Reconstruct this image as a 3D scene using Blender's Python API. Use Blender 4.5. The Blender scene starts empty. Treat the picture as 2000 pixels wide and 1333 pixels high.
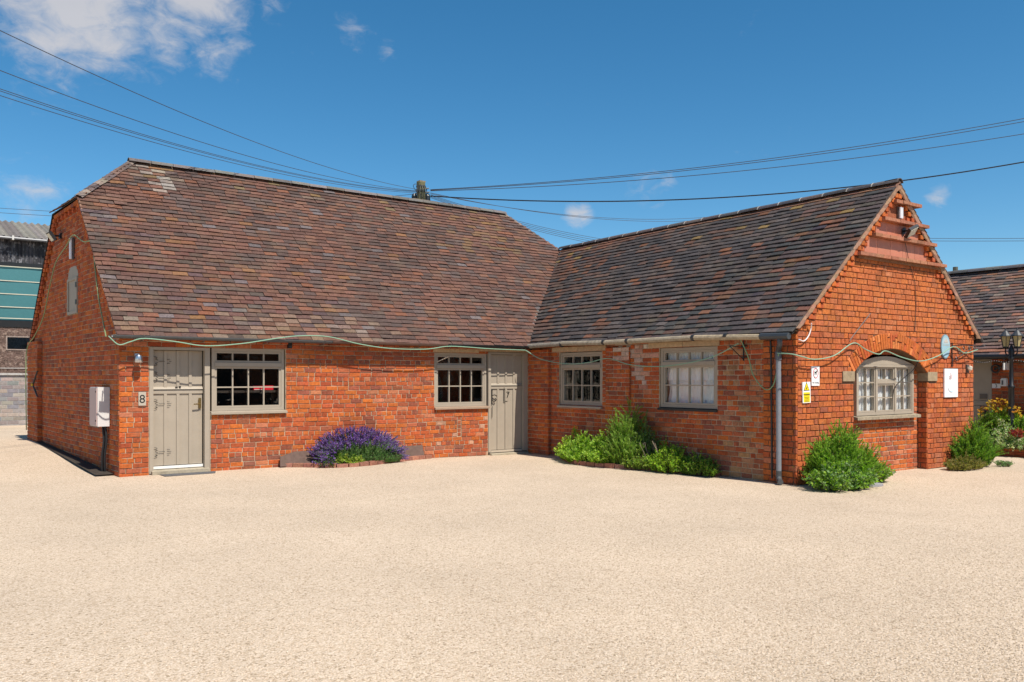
import bpy, math, random
from mathutils import Vector, Matrix, noise
random.seed(7)
R = math.radians
scene = bpy.context.scene
C = scene.collection

# ------------------------------------------------------------------ camera, sky, sun, exposure
CAM = Vector((-2.658, -14.534, 1.60)); YAW = 0.6242; FPX = 1617.0; HORIZON = 738.92
cam_d = bpy.data.cameras.new('camera'); cam = bpy.data.objects.new('camera', cam_d); C.objects.link(cam)
cam.location = CAM; cam.rotation_euler = (R(90), 0, -YAW)
cam_d.sensor_width = 36; cam_d.lens = FPX/2000*36; cam_d.shift_y = (HORIZON-666.5)/2000
cam_d.clip_start = .1; cam_d.clip_end = 3000
scene.camera = cam

SUN_EL, SUN_AZ = 57.0, 5.5            # azimuth measured from the -Y direction towards +X
sd = bpy.data.lights.new('sun', 'SUN'); sd.energy = 5.0; sd.angle = R(.53); sd.color = (1, .94, .84)
sun = bpy.data.objects.new('sun', sd); C.objects.link(sun)
to_sun = Vector((math.sin(R(SUN_AZ))*math.cos(R(SUN_EL)), -math.cos(R(SUN_AZ))*math.cos(R(SUN_EL)), math.sin(R(SUN_EL))))
sun.rotation_euler = to_sun.to_track_quat('Z', 'Y').to_euler(); sun.location = to_sun*60

world = bpy.data.worlds.new('World'); scene.world = world; world.use_nodes = True
def build_world():
    nt = world.node_tree; nt.nodes.clear(); N = nt.nodes.new; L = nt.links.new
    out = N('ShaderNodeOutputWorld'); bg = N('ShaderNodeBackground'); bg.inputs[1].default_value = .102
    L(bg.outputs[0], out.inputs[0])
    sky = N('ShaderNodeTexSky'); sky.sky_type = 'NISHITA'; sky.sun_disc = False
    sky.sun_elevation = R(SUN_EL); sky.sun_rotation = R(180-SUN_AZ)
    sky.altitude = 900; sky.air_density = 1.0; sky.dust_density = .35; sky.ozone_density = 4.0
    tc = N('ShaderNodeTexCoord')
    nrm = N('ShaderNodeVectorMath'); nrm.operation = 'NORMALIZE'; L(tc.outputs['Generated'], nrm.inputs[0])
    # clouds: soft billows round a handful of directions all over the sky
    def dirpx(u, v):
        f = Vector((math.sin(YAW), math.cos(YAW), 0)); r = Vector((math.cos(YAW), -math.sin(YAW), 0))
        return (f + r*((u-1000)/FPX) + Vector((0, 0, (HORIZON-v)/FPX))).normalized()
    blobs = [(dirpx(130, -70), .18, 1.0), (dirpx(370, -30), .115, 1.0), (dirpx(320, 45), .075, .74), (dirpx(215, 95), .055, .66), (dirpx(415, 85), .05, .6),
             (dirpx(530, 25), .05, .48), (dirpx(690, 60), .04, .42), (dirpx(600, 110), .04, .40), (dirpx(750, 100), .025, .4),
             (dirpx(1122, 421), .030, .80), (dirpx(1140, 418), .026, .8), (dirpx(1270, 365), .06, .42), (dirpx(1300, 358), .03, .45), (dirpx(1835, 383), .028, .7),
             (dirpx(40, 385), .085, .5), (dirpx(60, 425), .07, .42), (dirpx(1810, 480), .03, .2),
             (Vector((-.9, .2, .45)).normalized(), .3, 1), (Vector((-.5, -.7, .5)).normalized(), .28, 1), (Vector((.9, -.4, .5)).normalized(), .3, 1),
             (Vector((.3, -.8, .3)).normalized(), .25, .9), (Vector((.8, .5, .75)).normalized(), .2, .8), (Vector((-.3, .3, .9)).normalized(), .25, .9)]
    acc = None
    for d, rad, w in blobs:
        dist = N('ShaderNodeVectorMath'); dist.operation = 'DISTANCE'; L(nrm.outputs[0], dist.inputs[0]); dist.inputs[1].default_value = d
        mr = N('ShaderNodeMapRange'); mr.interpolation_type = 'SMOOTHSTEP'
        mr.inputs['From Min'].default_value = rad; mr.inputs['From Max'].default_value = 0
        mr.inputs['To Min'].default_value = 0; mr.inputs['To Max'].default_value = w
        L(dist.outputs['Value'], mr.inputs['Value'])
        if acc is None: acc = mr.outputs[0]
        else:
            m = N('ShaderNodeMath'); m.operation = 'MAXIMUM'; L(acc, m.inputs[0]); L(mr.outputs[0], m.inputs[1]); acc = m.outputs[0]
    mp = N('ShaderNodeMapping'); mp.inputs['Scale'].default_value = (1, 1, 1.7); L(nrm.outputs[0], mp.inputs[0])
    n1 = N('ShaderNodeTexNoise'); n1.inputs['Scale'].default_value = 9; n1.inputs['Detail'].default_value = 9; n1.inputs['Roughness'].default_value = .58
    n1.inputs['Distortion'].default_value = .5
    L(mp.outputs[0], n1.inputs['Vector'])
    m1 = N('ShaderNodeMath'); m1.operation = 'MULTIPLY_ADD'; L(n1.outputs['Fac'], m1.inputs[0]); m1.inputs[1].default_value = 1.25; m1.inputs[2].default_value = -.88
    n3 = N('ShaderNodeTexNoise'); n3.inputs['Scale'].default_value = 34; n3.inputs['Detail'].default_value = 8; n3.inputs['Roughness'].default_value = .62; n3.inputs['Distortion'].default_value = .7; L(mp.outputs[0], n3.inputs['Vector'])
    m3 = N('ShaderNodeMath'); m3.operation = 'MULTIPLY_ADD'; L(n3.outputs['Fac'], m3.inputs[0]); m3.inputs[1].default_value = .85; L(m1.outputs[0], m3.inputs[2])
    m4 = N('ShaderNodeMath'); m4.operation = 'SUBTRACT'; L(m3.outputs[0], m4.inputs[0]); m4.inputs[1].default_value = .43
    m2 = N('ShaderNodeMath'); m2.operation = 'ADD'; L(acc, m2.inputs[0]); L(m4.outputs[0], m2.inputs[1])
    cr = N('ShaderNodeMapRange'); cr.interpolation_type = 'SMOOTHSTEP'; L(m2.outputs[0], cr.inputs[0])
    cr.inputs['From Min'].default_value = 0; cr.inputs['From Max'].default_value = .68; cr.inputs['To Max'].default_value = .9
    # cloud colour: shaded bases
    cc = N('ShaderNodeMix'); cc.data_type = 'RGBA'; cc.inputs['A'].default_value = (4.0, 4.05, 4.4, 1); cc.inputs['B'].default_value = (5.6, 5.5, 5.6, 1)
    n2 = N('ShaderNodeTexNoise'); n2.inputs['Scale'].default_value = 6; n2.inputs['Detail'].default_value = 4; L(mp.outputs[0], n2.inputs['Vector'])
    L(n2.outputs['Fac'], cc.inputs['Factor'])
    hs = N('ShaderNodeHueSaturation'); hs.inputs['Saturation'].default_value = 1.27; hs.inputs['Hue'].default_value = .489; hs.inputs['Value'].default_value = 1.0; L(sky.outputs[0], hs.inputs['Color'])
    mx = N('ShaderNodeMix'); mx.data_type = 'RGBA'; L(cr.outputs[0], mx.inputs['Factor']); L(hs.outputs[0], mx.inputs['A']); L(cc.outputs['Result'], mx.inputs['B'])
    L(mx.outputs['Result'], bg.inputs[0])
build_world()
vs = scene.view_settings; vs.view_transform = 'Standard'; vs.look = 'None'; vs.exposure = 0.36; vs.gamma = 1; vs.use_curve_mapping = False

# ------------------------------------------------------------------ helpers
CF = Vector((math.sin(YAW), math.cos(YAW), 0)); CR = Vector((math.cos(YAW), -math.sin(YAW), 0))
def proj(p):
    d = p-CAM; z = d.dot(CF)
    if z < .3: return None
    return 1000+d.dot(CR)/z*FPX, HORIZON-d.z/z*FPX, z
ZV = Vector((0, 0, 1))
def V3(*a): return Vector(a)
def smooth(a, b, x):
    t = min(1, max(0, (x-a)/(b-a))); return t*t*(3-2*t)
def gz(x, y):
    """ground height"""
    return -.05*smooth(4.5, 8.0, x) + .235*smooth(-.3, 7, y)*(1-smooth(1.5, 4.5, x))*(1-smooth(9, 17, y)) + .006*noise.noise(V3(x*.5, y*.5, 0))

class MB:
    def __init__(s): s.V = []; s.F = []; s.T = []
    def add(s, vs, fs, col=(1, 1, 1)):
        o = len(s.V); s.V += [tuple(v) for v in vs]
        for f in fs: s.F.append(tuple(i+o for i in f)); s.T.append(col)
        return s
    def hexa(s, p, col=(1, 1, 1)):   # p: 4 bottom ccw + 4 top
        return s.add(p, [(3, 2, 1, 0), (4, 5, 6, 7), (0, 1, 5, 4), (1, 2, 6, 5), (2, 3, 7, 6), (3, 0, 4, 7)], col)
    def box(s, lo, hi, col=(1, 1, 1)):
        x0, y0, z0 = lo; x1, y1, z1 = hi
        return s.hexa([(x0, y0, z0), (x1, y0, z0), (x1, y1, z0), (x0, y1, z0), (x0, y0, z1), (x1, y0, z1), (x1, y1, z1), (x0, y1, z1)], col)
    def fbox(s, fr, u0, u1, v0, v1, n0, n1, col=(1, 1, 1)):   # box in a frame (O,U,V,N)
        O, U, V, N = fr
        P = lambda u, v, n: O+U*u+V*v+N*n
        return s.hexa([P(u0, v0, n0), P(u1, v0, n0), P(u1, v1, n0), P(u0, v1, n0), P(u0, v0, n1), P(u1, v0, n1), P(u1, v1, n1), P(u0, v1, n1)], col)
    def prism(s, poly, d, col=(1, 1, 1)):   # polygon (list of Vector) extruded by vector d
        n = len(poly); top = [p+d for p in poly]
        fs = [tuple(range(n))[::-1], tuple(range(n, 2*n))]+[(i, (i+1) % n, n+(i+1) % n, n+i) for i in range(n)]
        return s.add(list(poly)+top, fs, col)
    def tube(s, pts, r, col=(1, 1, 1), seg=6, r1=None, closed=False):
        pts = [Vector(p) for p in pts]; n = len(pts); rings = []
        prev = None
        for i, p in enumerate(pts):
            t = (pts[min(i+1, n-1)]-pts[max(i-1, 0)])
            if t.length < 1e-9: t = V3(0, 0, 1)
            t.normalize()
            a = prev if prev is not None else (V3(0, 0, 1) if abs(t.z) < .9 else V3(1, 0, 0))
            b = t.cross(a)
            if b.length < 1e-5: b = t.cross(V3(1, .1, 0))
            b.normalize(); a = b.cross(t).normalized(); prev = a
            rr = r if r1 is None else r+(r1-r)*i/max(1, n-1)
            rings.append([p+(a*math.cos(k*2*math.pi/seg)+b*math.sin(k*2*math.pi/seg))*rr for k in range(seg)])
        vs = [v for ring in rings for v in ring]; fs = []
        for i in range(n-1):
            for k in range(seg):
                fs.append((i*seg+k, i*seg+(k+1) % seg, (i+1)*seg+(k+1) % seg, (i+1)*seg+k))
        if not closed: fs += [tuple(range(seg))[::-1], tuple(range((n-1)*seg, n*seg))]
        return s.add(vs, fs, col)
    def lathe(s, prof, c, seg=16, axis=None, col=(1, 1, 1), rot=0.0):
        c = Vector(c); A = (axis or ZV).normalized()
        X = A.cross(V3(1, 0, 0) if abs(A.x) < .9 else V3(0, 1, 0)).normalized(); Y = A.cross(X)
        vs = []; fs = []; m = len(prof)
        for r, h in prof:
            for k in range(seg):
                an = rot+k*2*math.pi/seg; vs.append(c+A*h+(X*math.cos(an)+Y*math.sin(an))*max(r, 1e-4))
        for i in range(m-1):
            for k in range(seg):
                fs.append((i*seg+k, i*seg+(k+1) % seg, (i+1)*seg+(k+1) % seg, (i+1)*seg+k))
        fs += [tuple(range(seg))[::-1], tuple(range((m-1)*seg, m*seg))]
        return s.add(vs, fs, col)
    def mesh(s, name, mat, smooth=False):
        me = bpy.data.meshes.new(name); me.from_pydata(s.V, [], s.F)
        at = me.color_attributes.new('tint', 'FLOAT_COLOR', 'CORNER')
        buf = []
        for f, c in zip(s.F, s.T): buf += [c[0], c[1], c[2], 1.0]*len(f)
        at.data.foreach_set('color', buf)
        me.materials.append(mat)
        if smooth: me.polygons.foreach_set('use_smooth', [True]*len(me.polygons))
        me.update(); return me
    def build(s, name, mat, parent=None, smooth=False, kind=None):
        if parent is None:
            xs = [v[0] for v in s.V]; ys = [v[1] for v in s.V]; zs = [v[2] for v in s.V]
            o = ((min(xs)+max(xs))/2, (min(ys)+max(ys))/2, min(zs))
            s.V = [(v[0]-o[0], v[1]-o[1], v[2]-o[2]) for v in s.V]
        me = s.mesh(name, mat, smooth); ob = bpy.data.objects.new(name, me); C.objects.link(ob)
        if parent is None: ob.location = o
        else: child(ob, parent)
        if kind: ob['kind'] = kind
        return ob
ROOTLOC = {}
def child(ob, parent):
    ob.parent = parent
    if parent.name in ROOTLOC: ob.matrix_parent_inverse = Matrix.Translation(-ROOTLOC[parent.name])
def thing(name, label, cat, loc, group=None):
    o = bpy.data.objects.new(name, None); C.objects.link(o); o.location = loc; o.empty_display_size = .2
    o['label'] = label; o['category'] = cat
    if group: o['group'] = group
    ROOTLOC[o.name] = Vector(loc); return o
def tag(o, label, cat, group=None):
    o['label'] = label; o['category'] = cat
    if group: o['group'] = group
    return o
def catmull(pts, k=8):
    pts = [Vector(p) for p in pts]; P = [pts[0]*2-pts[1]]+pts+[pts[-1]*2-pts[-2]]; out = []
    for i in range(1, len(P)-2):
        for j in range(k):
            t = j/k; a, b, c, d = P[i-1:i+3]
            out.append(.5*((2*b)+(c-a)*t+(2*a-5*b+4*c-d)*t*t+(3*b-a-3*c+d)*t**3))
    out.append(pts[-1]); return out
def jit(c, a): 
    k = 1+random.uniform(-a, a); return tuple(max(0, x*k*(1+random.uniform(-a, a)*.4)) for x in c)
def mixc(a, b, t): return tuple(x+(y-x)*t for x, y in zip(a, b))

# ------------------------------------------------------------------ materials
def new_mat(name):
    m = bpy.data.materials.new(name); m.use_nodes = True
    return m, m.node_tree, m.node_tree.nodes, m.node_tree.links
def surf(name, col=None, rough=.8, var=.25, vscale=8, bump=.3, bscale=60, spec=.3, dirt=None, dscale=1.5, dthr=(.5, .75), metal=0, bdist=.004, dirt2=None):
    """tint attribute (or a fixed colour) broken up by noise, stains and fine relief"""
    m, nt, N, L = new_mat(name); b = N['Principled BSDF']
    b.inputs['Roughness'].default_value = rough; b.inputs['Specular IOR Level'].default_value = spec; b.inputs['Metallic'].default_value = metal
    geo = N.new('ShaderNodeNewGeometry'); pos = geo.outputs['Position']
    if col is None:
        a = N.new('ShaderNodeAttribute'); a.attribute_name = 'tint'; c = a.outputs['Color']
    else:
        a = N.new('ShaderNodeRGB'); a.outputs[0].default_value = (*col, 1); c = a.outputs[0]
    n = N.new('ShaderNodeTexNoise'); n.inputs['Scale'].default_value = vscale; n.inputs['Detail'].default_value = 6; n.inputs['Roughness'].default_value = .65
    L.new(pos, n.inputs['Vector'])
    mr = N.new('ShaderNodeMapRange'); L.new(n.outputs['Fac'], mr.inputs[0])
    mr.inputs['From Min'].default_value = .3; mr.inputs['From Max'].default_value = .7
    mr.inputs['To Min'].default_value = 1-var; mr.inputs['To Max'].default_value = 1+var
    mul = N.new('ShaderNodeVectorMath'); mul.operation = 'SCALE'; L.new(c, mul.inputs[0]); L.new(mr.outputs[0], mul.inputs['Scale']); c = mul.outputs[0]
    for k, d in enumerate((dirt, dirt2)):
        if d is None: continue
        n2 = N.new('ShaderNodeTexNoise'); n2.inputs['Scale'].default_value = dscale*(1 if k == 0 else 2.3); n2.inputs['Detail'].default_value = 8; n2.inputs['Roughness'].default_value = .7
        mp = N.new('ShaderNodeMapping'); mp.inputs['Location'].default_value = (k*13.1, 3.3, 1.7); L.new(pos, mp.inputs[0]); L.new(mp.outputs[0], n2.inputs['Vector'])
        r2 = N.new('ShaderNodeMapRange'); r2.interpolation_type = 'SMOOTHSTEP'; L.new(n2.outputs['Fac'], r2.inputs[0])
        r2.inputs['From Min'].default_value = dthr[0]; r2.inputs['From Max'].default_value = dthr[1]; r2.inputs['To Max'].default_value = d[3]
        mx = N.new('ShaderNodeMix'); mx.data_type = 'RGBA'; L.new(r2.outputs[0], mx.inputs['Factor']); L.new(c, mx.inputs['A']); mx.inputs['B'].default_value = (*d[:3], 1)
        c = mx.outputs['Result']
    L.new(c, b.inputs['Base Color'])
    if bump:
        nb = N.new('ShaderNodeTexNoise'); nb.inputs['Scale'].default_value = bscale; nb.inputs['Detail'].default_value = 5; L.new(pos, nb.inputs['Vector'])
        bp = N.new('ShaderNodeBump'); bp.inputs['Strength'].default_value = bump; bp.inputs['Distance'].default_value = bdist
        L.new(nb.outputs['Fac'], bp.inputs['Height']); L.new(bp.outputs[0], b.inputs['Normal'])
    return m
M_brick = surf('brick', rough=.9, var=.32, vscale=26, bump=.9, bscale=90, spec=.15, dirt=(.085, .038, .026, .6), dscale=1.5, dthr=(.50, .76), dirt2=(.42, .26, .17, .22))
M_mortar = surf('lime_mortar', rough=.95, var=.3, vscale=14, bump=.8, bscale=120, spec=.1, dirt=(.14, .08, .05, .7), dscale=1.4, dthr=(.48, .7))
M_tile = surf('clay_tile', rough=.85, var=.36, vscale=34, bump=.7, bscale=70, spec=.2, dirt=(.05, .040, .036, .55), dscale=.9, dthr=(.48, .72), dirt2=(.20, .15, .10, .28))
M_deck = surf('roof_boarding', (.03, .025, .022), rough=.95)
M_paint = surf('taupe_paint', (.355, .300, .235), rough=.55, var=.05, vscale=5, bump=.12, bscale=40, spec=.35, dirt=(.25, .20, .15, .25), dscale=4, dthr=(.6, .8))
M_wood = surf('weathered_timber', None, rough=.85, var=.3, vscale=18, bump=.5, bscale=50, spec=.2, dirt=(.06, .05, .04, .4), dscale=5)
M_plain = surf('painted', None, rough=.5, var=.05, vscale=12, bump=.1, spec=.35)
M_stone = surf('stone', None, rough=.9, var=.2, vscale=16, bump=.6, bscale=60, spec=.2, dirt=(.16, .12, .08, .5), dscale=6)
M_metal = surf('painted_metal', None, rough=.42, var=.12, vscale=9, bump=.15, bscale=30, spec=.5, dirt=(.10, .06, .04, .3), dscale=7, dthr=(.6, .8))
M_steel = surf('brushed_steel', (.6, .6, .62), rough=.32, var=.05, metal=1, bump=.05)
M_brass = surf('brass', (.36, .26, .11), rough=.35, var=.1, metal=1, bump=.05)
M_leaf = None
def leafmat():
    m, nt, N, L = new_mat('leaf'); b = N['Principled BSDF']; out = N['Material Output']
    a = N.new('ShaderNodeAttribute'); a.attribute_name = 'tint'
    b.inputs['Roughness'].default_value = .55; b.inputs['Specular IOR Level'].default_value = .25; L.new(a.outputs['Color'], b.inputs['Base Color'])
    tr = N.new('ShaderNodeBsdfTranslucent'); sc = N.new('ShaderNodeVectorMath'); sc.operation = 'MULTIPLY'; sc.inputs[1].default_value = (1.3, 1.5, .7); L.new(a.outputs['Color'], sc.inputs[0]); L.new(sc.outputs[0], tr.inputs[0])
    mx = N.new('ShaderNodeMixShader'); mx.inputs[0].default_value = .42; L.new(b.outputs[0], mx.inputs[1]); L.new(tr.outputs[0], mx.inputs[2]); L.new(mx.outputs[0], out.inputs[0])
    return m
M_leaf = leafmat()
def glassmat(name, tint=(.97, .98, .98), rough=.015, boost=1.0):
    m, nt, N, L = new_mat(name); N.remove(N['Principled BSDF']); out = N['Material Output']
    t = N.new('ShaderNodeBsdfTransparent'); t.inputs[0].default_value = (*tint, 1)
    g = N.new('ShaderNodeBsdfGlossy'); g.inputs['Roughness'].default_value = rough; g.inputs['Color'].default_value = (.95, .97, 1, 1)
    f = N.new('ShaderNodeFresnel'); f.inputs['IOR'].default_value = 1.55
    gb = N.new('ShaderNodeNewGeometry'); io = N.new('ShaderNodeMapRange'); io.inputs['To Min'].default_value = 1.5; io.inputs['To Max'].default_value = 1/1.5; L.new(gb.outputs['Backfacing'], io.inputs[0]); L.new(io.outputs[0], f.inputs['IOR'])
    k = N.new('ShaderNodeMath'); k.operation = 'MULTIPLY'; k.use_clamp = True; k.inputs[1].default_value = boost; L.new(f.outputs[0], k.inputs[0])
    nb = N.new('ShaderNodeTexNoise'); nb.inputs['Scale'].default_value = 4; geo = N.new('ShaderNodeNewGeometry'); L.new(geo.outputs['Position'], nb.inputs['Vector'])
    bp = N.new('ShaderNodeBump'); bp.inputs['Strength'].default_value = .08; bp.inputs['Distance'].default_value = .05; L.new(nb.outputs['Fac'], bp.inputs['Height']); L.new(bp.outputs[0], g.inputs['Normal'])
    mx = N.new('ShaderNodeMixShader'); L.new(k.outputs[0], mx.inputs[0]); L.new(t.outputs[0], mx.inputs[1]); L.new(g.outputs[0], mx.inputs[2]); L.new(mx.outputs[0], out.inputs[0])
    return m
M_glass = glassmat('window_glass')
def clothmat():
    m, nt, N, L = new_mat('net_cloth'); b = N['Principled BSDF']; out = N['Material Output']
    b.inputs['Base Color'].default_value = (.93, .93, .92, 1); b.inputs['Roughness'].default_value = .9
    tr = N.new('ShaderNodeBsdfTranslucent'); tr.inputs[0].default_value = (.85, .85, .85, 1)
    mx = N.new('ShaderNodeMixShader'); mx.inputs[0].default_value = .15; L.new(b.outputs[0], mx.inputs[1]); L.new(tr.outputs[0], mx.inputs[2]); L.new(mx.outputs[0], out.inputs[0])
    return m
M_cloth = clothmat()
def gravelmat():
    m, nt, N, L = new_mat('gravel'); b = N['Principled BSDF']; b.inputs['Roughness'].default_value = .9; b.inputs['Specular IOR Level'].default_value = .15
    geo = N.new('ShaderNodeNewGeometry'); pos = geo.outputs['Position']
    v = N.new('ShaderNodeTexVoronoi'); v.inputs['Scale'].default_value = 75; v.inputs['Randomness'].default_value = 1; L.new(pos, v.inputs['Vector'])
    cr = N.new('ShaderNodeValToRGB'); e = cr.color_ramp.elements
    e[0].position = 0; e[0].color = (.25, .19, .125, 1); e[1].position = 1; e[1].color = (.66, .54, .425, 1)
    for p, c in ((.08, (.44, .335, .24)), (.25, (.53, .418, .31)), (.7, (.575, .458, .347))):
        q = e.new(p); q.color = (*c, 1)
    sx = N.new('ShaderNodeSeparateColor'); L.new(v.outputs['Color'], sx.inputs[0]); L.new(sx.outputs[0], cr.inputs[0])
    big = N.new('ShaderNodeTexNoise'); big.inputs['Scale'].default_value = .55; big.inputs['Detail'].default_value = 7; big.inputs['Roughness'].default_value = .6; L.new(pos, big.inputs['Vector'])
    mr = N.new('ShaderNodeMapRange'); L.new(big.outputs['Fac'], mr.inputs[0]); mr.inputs['From Min'].default_value = .3; mr.inputs['From Max'].default_value = .7; mr.inputs['To Min'].default_value = .90; mr.inputs['To Max'].default_value = 1.08
    sc = N.new('ShaderNodeVectorMath'); sc.operation = 'SCALE'; L.new(cr.outputs[0], sc.inputs[0]); L.new(mr.outputs[0], sc.inputs['Scale'])
    # darker tone away from the cell centres, between the chips
    gap = N.new('ShaderNodeMapRange'); L.new(v.outputs['Distance'], gap.inputs[0]); gap.inputs['From Min'].default_value = .45; gap.inputs['From Max'].default_value = .85; gap.inputs['To Max'].default_value = .55
    mx = N.new('ShaderNodeMix'); mx.data_type = 'RGBA'; L.new(gap.outputs[0], mx.inputs['Factor']); L.new(sc.outputs[0], mx.inputs['A']); mx.inputs['B'].default_value = (.33, .24, .15, 1)
    dk = N.new('ShaderNodeTexVoronoi'); dk.inputs['Scale'].default_value = 9; L.new(pos, dk.inputs['Vector']); dr = N.new('ShaderNodeMapRange'); L.new(dk.outputs['Distance'], dr.inputs[0]); dr.inputs['From Min'].default_value = .05; dr.inputs['From Max'].default_value = .09; dr.inputs['To Min'].default_value = .55; dr.inputs['To Max'].default_value = 0
    mz = N.new('ShaderNodeMix'); mz.data_type = 'RGBA'; L.new(dr.outputs[0], mz.inputs['Factor']); L.new(mx.outputs['Result'], mz.inputs['A']); mz.inputs['B'].default_value = (.12, .10, .08, 1)
    L.new(mz.outputs['Result'], b.inputs['Base Color'])
    inv = N.new('ShaderNodeMath'); inv.operation = 'SUBTRACT'; inv.inputs[0].default_value = 1; L.new(v.outputs['Distance'], inv.inputs[1])
    n2 = N.new('ShaderNodeTexNoise'); n2.inputs['Scale'].default_value = 7; n2.inputs['Detail'].default_value = 6; L.new(pos, n2.inputs['Vector'])
    ad = N.new('ShaderNodeMath'); ad.operation = 'MULTIPLY_ADD'; L.new(n2.outputs['Fac'], ad.inputs[0]); ad.inputs[1].default_value = 1.4; L.new(inv.outputs[0], ad.inputs[2])
    bp = N.new('ShaderNodeBump'); bp.inputs['Strength'].default_value = .65; bp.inputs['Distance'].default_value = .012; L.new(ad.outputs[0], bp.inputs['Height']); L.new(bp.outputs[0], b.inputs['Normal'])
    return m
M_gravel = gravelmat()
def flat(name, col, rough=.5, spec=.4, metal=0):
    m, nt, N, L = new_mat(name); b = N['Principled BSDF']; b.inputs['Base Color'].default_value = (*col, 1); b.inputs['Roughness'].default_value = rough
    b.inputs['Specular IOR Level'].default_value = spec; b.inputs['Metallic'].default_value = metal; return m
M_chip = surf('gravel_chip', None, rough=.9, var=.12, vscale=60, bump=.3, bscale=200, spec=.15)

# ------------------------------------------------------------------ pieces (bricks, tiles): the 300 largest in view become objects, the rest one part
def brick_shape(L, H, var, D=.05):
    rn = random.Random(var*977+int(L*100)*7+int(H*1000)); j = lambda a: rn.uniform(-a, a)
    b = .005; l, h = L/2, H/2; vs = []
    for su, sv in ((-1, -1), (1, -1), (1, 1), (-1, 1)): vs.append((su*(l-b)+j(.003), sv*(h-b)+j(.002), j(.0025)))
    for su, sv in ((-1, -1), (1, -1), (1, 1), (-1, 1)): vs.append((su*l+j(.002), sv*h+j(.0018), -b-.002+j(.001)))
    for su, sv in ((-1, -1), (1, -1), (1, 1), (-1, 1)): vs.append((su*l, sv*h, -D))
    fs = [(0, 1, 2, 3)]
    for k in range(4):
        n = (k+1) % 4; fs += [(4+k, 4+n, n, k), (8+k, 8+n, 4+n, 4+k)]
    return vs, fs
def tile_shape_thick(L, H, var): return tile_shape(L, H, var, .019)
def tile_shape(L, H, var, t=.013):
    rn = random.Random(var*733+int(L*100)); j = lambda a: rn.uniform(-a, a)
    l = L/2; cam_ = rn.uniform(.000, .004)
    vs = []
    for n0, n1 in ((0, .0), (t, t)):
        vs += [(-l+j(.002), j(.003), .022+n0), (0, j(.002), .022+n0+cam_), (l+j(.002), j(.003), .022+n0), (l, H, -.012+n0), (0, H, -.012+n0+cam_), (-l, H, -.012+n0)]
    fs = [(0, 1, 7, 6), (1, 2, 8, 7), (2, 3, 9, 8), (5, 0, 6, 11), (6, 7, 10, 11), (7, 8, 9, 10), (1, 0, 5, 4), (2, 1, 4, 3)]
    return vs, fs
MESHES = {}
class Pieces:
    def __init__(s, name, mat, shape): s.name = name; s.mat = mat; s.shape = shape; s.items = []
    def add(s, O, U, V, N, L, H, col, var=None):
        s.items.append((O, U, V, N, round(L, 2), H, col, random.randrange(4) if var is None else var))
    def finish(s, parent, limit=300, palette=14):
        def size(it):
            O, U, V, N, L, H = it[:6]; c = O
            p = proj(c)
            if p is None or not (-5 < p[0] < 2005 and -5 < p[1] < 1340): return 0
            view = (CAM-c).normalized(); f = max(0, N.dot(view))
            return L*H*f/p[2]**2
        order = sorted(range(len(s.items)), key=lambda i: -size(s.items[i]))
        solo = set(i for i in order[:limit] if size(s.items[i]) > 0)
        rest = MB(); n = 0
        for i, it in enumerate(s.items):
            O, U, V, N, L, H, col, var = it
            vs, fs = s.shape(L, H, var)
            if i in solo:
                q = tuple(round(c, 2) for c in col); key = (s.name, L, H, var, q, s.mat.name)
                if key not in MESHES:
                    MESHES[key] = MB().add(vs, fs, q).mesh(s.name, s.mat)
                ob = bpy.data.objects.new(s.name, MESHES[key]); C.objects.link(ob); ob.parent = parent
                ob.matrix_basis = Matrix(((U.x, V.x, N.x, O.x), (U.y, V.y, N.y, O.y), (U.z, V.z, N.z, O.z), (0, 0, 0, 1)))
            else:
                rest.add([O+U*a+V*b+N*c for a, b, c in vs], fs, col); n += 1
        if n: rest.build(s.name, s.mat, parent, kind='stuff')

def fill_wall(P, fr, vmin, vmax, course, interval, colour, bond='stretcher', joint=.011, proud=0, seed=0, wob=.0):
    O, U, V, N = fr; rn = random.Random(seed); k = 0; v = vmin
    while v+course*.6 < vmax:
        h = min(course, vmax-v); vm = v+h/2
        for a, b in interval(vm, v, v+h):
            u = a-(rn.uniform(.09, .14) if k % 2 else rn.uniform(0, .03))
            i = k
            while u < b-.02:
                if bond == 'stretcher': L = .228 if rn.random() > .16 else .112
                elif bond == 'flemish': L = .225 if (i+k//1) % 2 == 0 else .112
                else: L = .112 if (k % 4 == 3) else (.228 if rn.random() > .1 else .112)
                L *= rn.uniform(.95, 1.05); i += 1
                x0, x1 = max(a, u), min(b, u+L)
                if b-x1 < .045: x1 = b
                if x1-x0 > .03:
                    uc = (x0+x1)/2
                    c = colour(uc, vm, rn)
                    if c is not None:
                        dv = wob*noise.noise(V3(uc*.9, vm*.3, seed)); 
                        P.add(O+U*(uc+rn.uniform(-.002, .002))+V*(vm+dv+rn.uniform(-.002, .002))+N*(proud+rn.uniform(-.003, .004)), U, V, N, x1-x0-joint, round(h-joint, 3), c)
                u = x1 if x1 == b else u+L
        v += course; k += 1
def minus(iv, cuts):
    out = [iv]
    for c0, c1 in cuts:
        nx = []
        for a, b in out:
            if c1 <= a or c0 >= b: nx.append((a, b)); continue
            if c0-a > .02: nx.append((a, c0))
            if b-c1 > .02: nx.append((c1, b))
        out = nx
    return out
ORANGE, RED, DULL, DARK, PALE, BURNT = (.47, .122, .030), (.43, .096, .033), (.36, .100, .048), (.26, .078, .046), (.45, .160, .080), (.34, .076, .029)
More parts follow.
